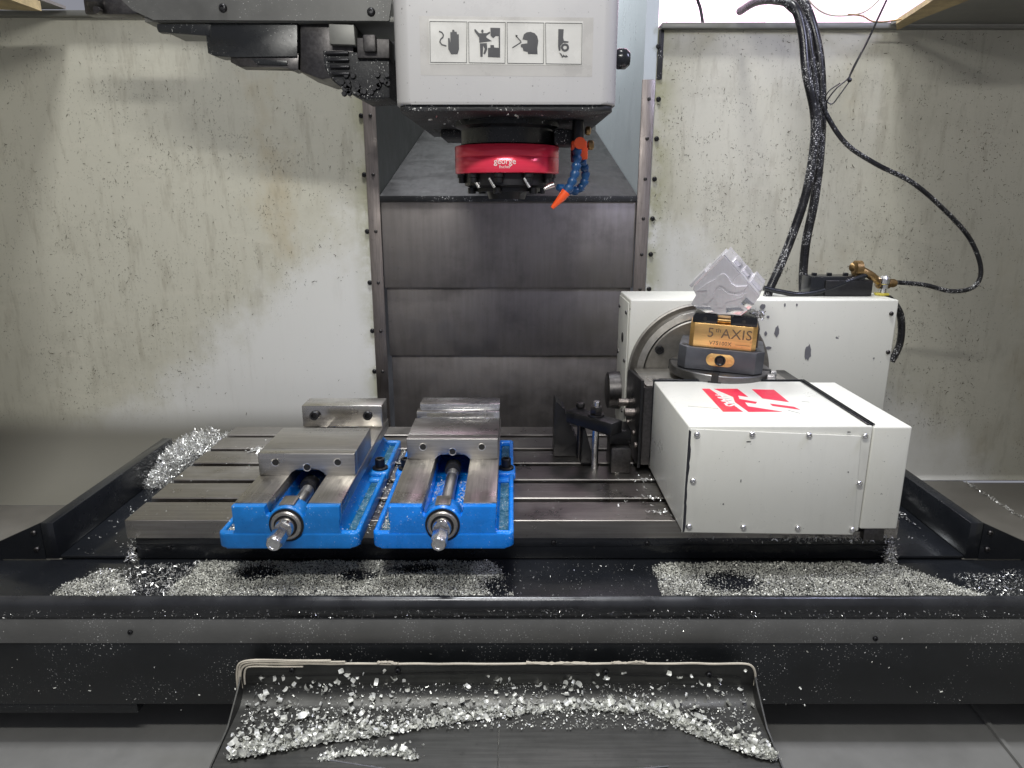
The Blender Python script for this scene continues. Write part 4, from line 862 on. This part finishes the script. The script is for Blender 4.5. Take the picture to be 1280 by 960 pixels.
# long curly pile at the rear left of the table
N = 9000; u = RNG.random(N); vv = RNG.random(N)
X = -.722+u*.145; Y = 1.26+vv*.19; keep = (X+.722) < (.05+.5*(Y-1.25)); X, Y = X[keep], Y[keep]; N = len(X)
hh = .055*np.clip(1.2-np.abs(X+.66)/.09, 0, 1)*np.clip((Y-1.25)/.08, .1, 1); Z = -.066+RNG.random(N)*(hh+.006)+.018*(X > -.61)
L = RNG.uniform(.010, .034, N)
strips('curly_chips', np.stack([X, Y, Z], 1), L, L*.03+.0008, RNG.uniform(.8, 4.2, N), 'chip', 'heap of long bright curly slivers behind the left end of the table', 'metal chips', 7, .4)
# scatter on table, guards, lip
def scat(name, n, fx, mat, L, label, flat=.8, seg=2):
    P = np.array([fx() for _ in range(n)]); l = RNG.uniform(*L, n)
    return strips(name, P, l, l*.3+.0003, RNG.uniform(.2, 2, n), mat, label, 'metal chips', seg, flat)
U = random.uniform
scat('loose_chips', 330, lambda: (U(-.59, .23), U(.998, 1.44), .001), 'chip', (.0012, .0035), 'fine bright specks scattered over the slotted steel table')
scat('loose_chips', 60, lambda: (random.gauss(-.49, .014), random.gauss(1.30, .006), U(.001, .006)), 'chip', (.006, .016), 'little tuft of curly slivers on the left end of the table', .4, 4)
scat('loose_chips', 240, lambda: (random.gauss(-.10, .012)-.108, U(.95, 1.30), U(.001, .008)), 'chip_dull', (.002, .005), 'chips packed in the gap between the two blue vises')
scat('loose_chips', 420, lambda: (U(-.19, -.179), U(.916, 1.1), U(.0145, .017)), 'chip_dull', (.0015, .004), 'gritty chips filling the left trough of the right blue vise')
scat('loose_chips', 260, lambda: (U(-.409, -.396), U(.916, .96), U(.0145, .019)), 'chip_dull', (.0015, .004), 'gritty chips in the left front corner of the left blue vise')
scat('loose_chips', 340, lambda: (-.0975+random.choice((-1, 1))*U(.012, .027), U(.96, 1.09), U(.0225, .028)), 'chip_dull', (.0015, .004), 'chips lying either side of the screw in the right blue vise')
scat('loose_chips', 90, lambda: (-.3165+random.choice((-1, 1))*U(.012, .027), U(.96, 1.02), U(.0225, .026)), 'chip_dull', (.0015, .004), 'chips lying either side of the screw in the left blue vise')
scat('loose_chips', 1000, lambda: (lambda x: (x, 1.38-(x-.60)*2.6+random.gauss(0, .022), -.0610+U(0, .004)))(U(.604, .69)), 'chip', (.0015, .005), 'chips strewn on the foot of the right end guard')
scat('loose_chips', 120, lambda: (U(-.70, -.60), U(1.0, 1.3), -.0615), 'chip', (.0015, .005), 'specks on the foot of the left end guard')
scat('loose_chips', 110, lambda: (U(.165, .25), U(1.0, 1.2), .001) if random.random() < .3 else (random.gauss(.235, .012), random.choice((1.075, 1.02, 1.15))+U(-.006, .006), U(.001, .004)), 'chip', (.003, .008), 'small tufts of chips on the table by the left side of the white housing', .5)
scat('loose_chips', 380, lambda: (random.gauss(.5, .05) if random.random() < .8 else U(.27, .58), U(.984, .9965), U(-.034, -.024)), 'chip', (.002, .006), 'fringe of chips along the table edge below the white housing', .3)
scat('loose_chips', 420, lambda: (random.choice((.588, .592, -.594))+U(-.008, .008), U(.985, .999), -.069+abs(random.gauss(0, .014))), 'chip', (.002, .005), 'chips caught at the bottom corners of the table base', .3)
scat('loose_chips', 900, lambda: (U(-1.0, 1.0), .8795-U(0, .0008), U(-.0965, -.083)), 'chip', (.0008, .0026), 'specks clinging to the front face of the rolled lip', .3, 1)
scat('loose_chips', 130, lambda: (U(-1.0, 1.0), .8835, U(-.138, -.102)), 'chip', (.0008, .003), 'specks clinging to the grey band below the lip', .3, 1)
scat('loose_chips', 150, lambda: (U(-1.0, 1.0), .8872, U(-.24, -.145)), 'chip_dull', (.001, .0045), 'slivers clinging to the black saddle face', .4, 2)
scat('loose_chips', 70, lambda: (lambda k: (-.755+random.gauss(0, .006)-.0*k, 1.12+.16*k, -.2+U(0, .003)))(random.random()), 'chip', (.006, .014), 'slivers along the outer edge of the left end guard', .5)
scat('loose_chips', 160, lambda: (random.choice((-.3165, -.0975))+random.choice((-1, 1))*U(.066, .099), U(.906, 1.28), .0236), 'chip', (.001, .003), 'specks lying on the blue flanges of the vises')
scat('loose_chips', 90, lambda: (random.choice((-.3165, -.0975))+U(-.074, .074), U(.92, 1.02), .0656), 'chip', (.0008, .002), 'specks lying on the ground ways of the vises')
scat('chip_line', 260, lambda: (1.196+random.gauss(0, .003), U(1.35, 1.73), -.2455), 'chip', (.003, .009), 'line of chips along the floor joint at far right', .6)
scat('chip_line', 130, lambda: (-1.02+random.gauss(0, .004), U(1.30, 1.48), -.2455), 'chip', (.004, .010), 'line of slivers along the floor joint at far left', .6)
scat('loose_chips', 60, lambda: (U(-.15, .13), U(1.06, 1.4), U(.594, .597)), 'chip', (.003, .008), 'slivers stuck under the machine head', .5)
CQ = (0.4331, 1.235, 0.2806)
scat('loose_chips', 60, lambda: (CQ[0]+U(-.010, .010), CQ[1]+U(-.012, .012), CQ[2]+U(-.006, .006)), 'chip', (.006, .014), 'curl of swarf on the right jaw of the gold vise', .3, 5)
# chute chips
bandL = [(-0.3643, 0.7561), (-0.3236, 0.7643), (-0.255, 0.781), (-0.1828, 0.7925), (-0.088, 0.8148), (-0.0222, 0.8256), (0.0563, 0.8382), (0.1238, 0.8382), (0.1789, 0.8319)]
bandR = [(0.1709, 0.8511), (0.2112, 0.8256), (0.2386, 0.8013), (0.2762, 0.781), (0.3123, 0.7615), (0.3385, 0.7534)]
def band_pts(n, band, wd):
    out = []
    for _ in range(n):
        i = random.randrange(len(band)-1); k = random.random()
        a, b = V(band[i]), V(band[i+1]); p = a.lerp(b, k); off = abs(random.gauss(0, wd))*random.choice((.6, 1, 1.7))
        out.append((p.x+random.gauss(0, .004), p.y+off-.004, -.2175-.06*max(0, .835-(p.y+off))*1.0+abs(random.gauss(0, .003))+.0035))
    return np.array(out)
Pf = np.concatenate([band_pts(3600, bandL, .007), band_pts(1000, bandL[:5], .017), band_pts(3000, bandR, .0085)])
l = .001+RNG.gamma(1.5, .0013, len(Pf)); strips('chute_chips', Pf, l, l*RNG.uniform(.2, .8, len(l)), RNG.uniform(0, 2, len(l)), 'chip_cream', 'ridges of small pale chips swept across the chute floor', 'metal chips', 2, .3)
Pc = np.concatenate([band_pts(260, bandL, .013), band_pts(150, bandL[:4], .02), band_pts(230, bandR, .013)]); Pc[:, 2] += .003
l = RNG.uniform(.006, .016, len(Pc)); strips('curled_chips', Pc, l, l*RNG.uniform(.25, .65, len(l)), RNG.uniform(1.2, 3.8, len(l)), 'chip_cream', 'larger pale curled chips on top of the ridges in the chute', 'metal chips', 6, .35)
Ps = np.stack([RNG.uniform(-.375, .335, 1900), RNG.uniform(.80, .85, 1900), np.full(1900, -.2135)], 1); l = RNG.uniform(.001, .0035, 1900)
strips('chute_specks', Ps, l, l*.7, RNG.uniform(0, 1.5, 1900), 'chip_cream', 'fine pale specks on the back part of the chute floor', 'metal chips', 1, .4)
Pr = []
def curve_pt(k):                      # k 0..1 down the back rim and round the bend
    if k < .4: return (.8580, -.165-.025*k/.4)
    a = PI/2*(k-.4)/.6; return (.8570-.024+.024*math.cos(a), -.190-.022*math.sin(a))
for _ in range(150):
    y_, z_ = curve_pt(random.random()**.7); Pr.append((U(-.378, .338), y_-.001, z_+.001))
Pr = np.array(Pr); l = RNG.uniform(.006, .013, len(Pr)); strips('curled_chips', Pr, l, l*.6, RNG.uniform(1, 3.6, len(l)), 'chip_cream', 'single curled chips stuck to the back rim of the chute', 'metal chips', 6, .3)
Pq = []
for _ in range(1200):
    y_, z_ = curve_pt(.35+.65*random.random()); Pq.append((U(-.378, .338) if random.random() < .5 else random.gauss(.0, .16), y_-.0005, z_+.0005))
Pq = np.array(Pq); l = .0008+RNG.gamma(1.3, .0008, len(Pq)); strips('chute_specks', Pq, l, l*.6, RNG.uniform(0, 1.5, len(l)), 'chip_cream', 'fine pale specks clinging to the bend behind the ridges in the chute', 'metal chips', 1, .3)
Pt = band_pts(420, [(-0.2491, 0.7561), (-0.1995, 0.7669), (-0.1466, 0.7642), (-0.1246, 0.7561)], .006); Pt[:, 2] -= .004; l = RNG.uniform(.002, .008, len(Pt)); strips('chute_chips', Pt, l, l*.6, RNG.uniform(0, 3, len(l)), 'chip_cream', 'tuft of pale chips at the bottom edge of the chute', 'metal chips', 3, .3)

# slivers stuck to the walls
def wall_chips(x0, x1, n, label, parent):
    X = RNG.uniform(x0, x1, n*4); Z = RNG.uniform(-.1, .84, n*4)
    line = .42-(np.abs(X)-.35)*.78+.10*np.sin(X*17)+.05*np.sin(X*41+Z*9); d = Z-line
    cl = .5+.5*np.sin(X*23+np.sin(Z*19)*2)*np.sin(Z*27+X*7)
    pr = np.clip(.04+(d > 0)*(.25+.75*cl**2), 0, 1)*(1-.45*(Z > .62)); ok = RNG.random(len(X)) < pr*.9
    X, Z = X[ok][:n], Z[ok][:n]; N = len(X); l = RNG.gamma(1.5, .0013, N)+.0006
    strips('stuck_chips', np.stack([X, np.full(N, YW-.0005), Z], 1), l, np.full(N, .0006)+l*.08, RNG.uniform(.2, 2.6, N)*RNG.choice((-1, 1), N), 'chip_dark', label, 'metal chips', 3, .75, normal='y')
wall_chips(-1.2, -.36, 2400, 'dark slivers of swarf stuck to the left rear wall', None)
wall_chips(.34, 1.2, 4200, 'dark slivers of swarf stuck to the right rear wall', None)
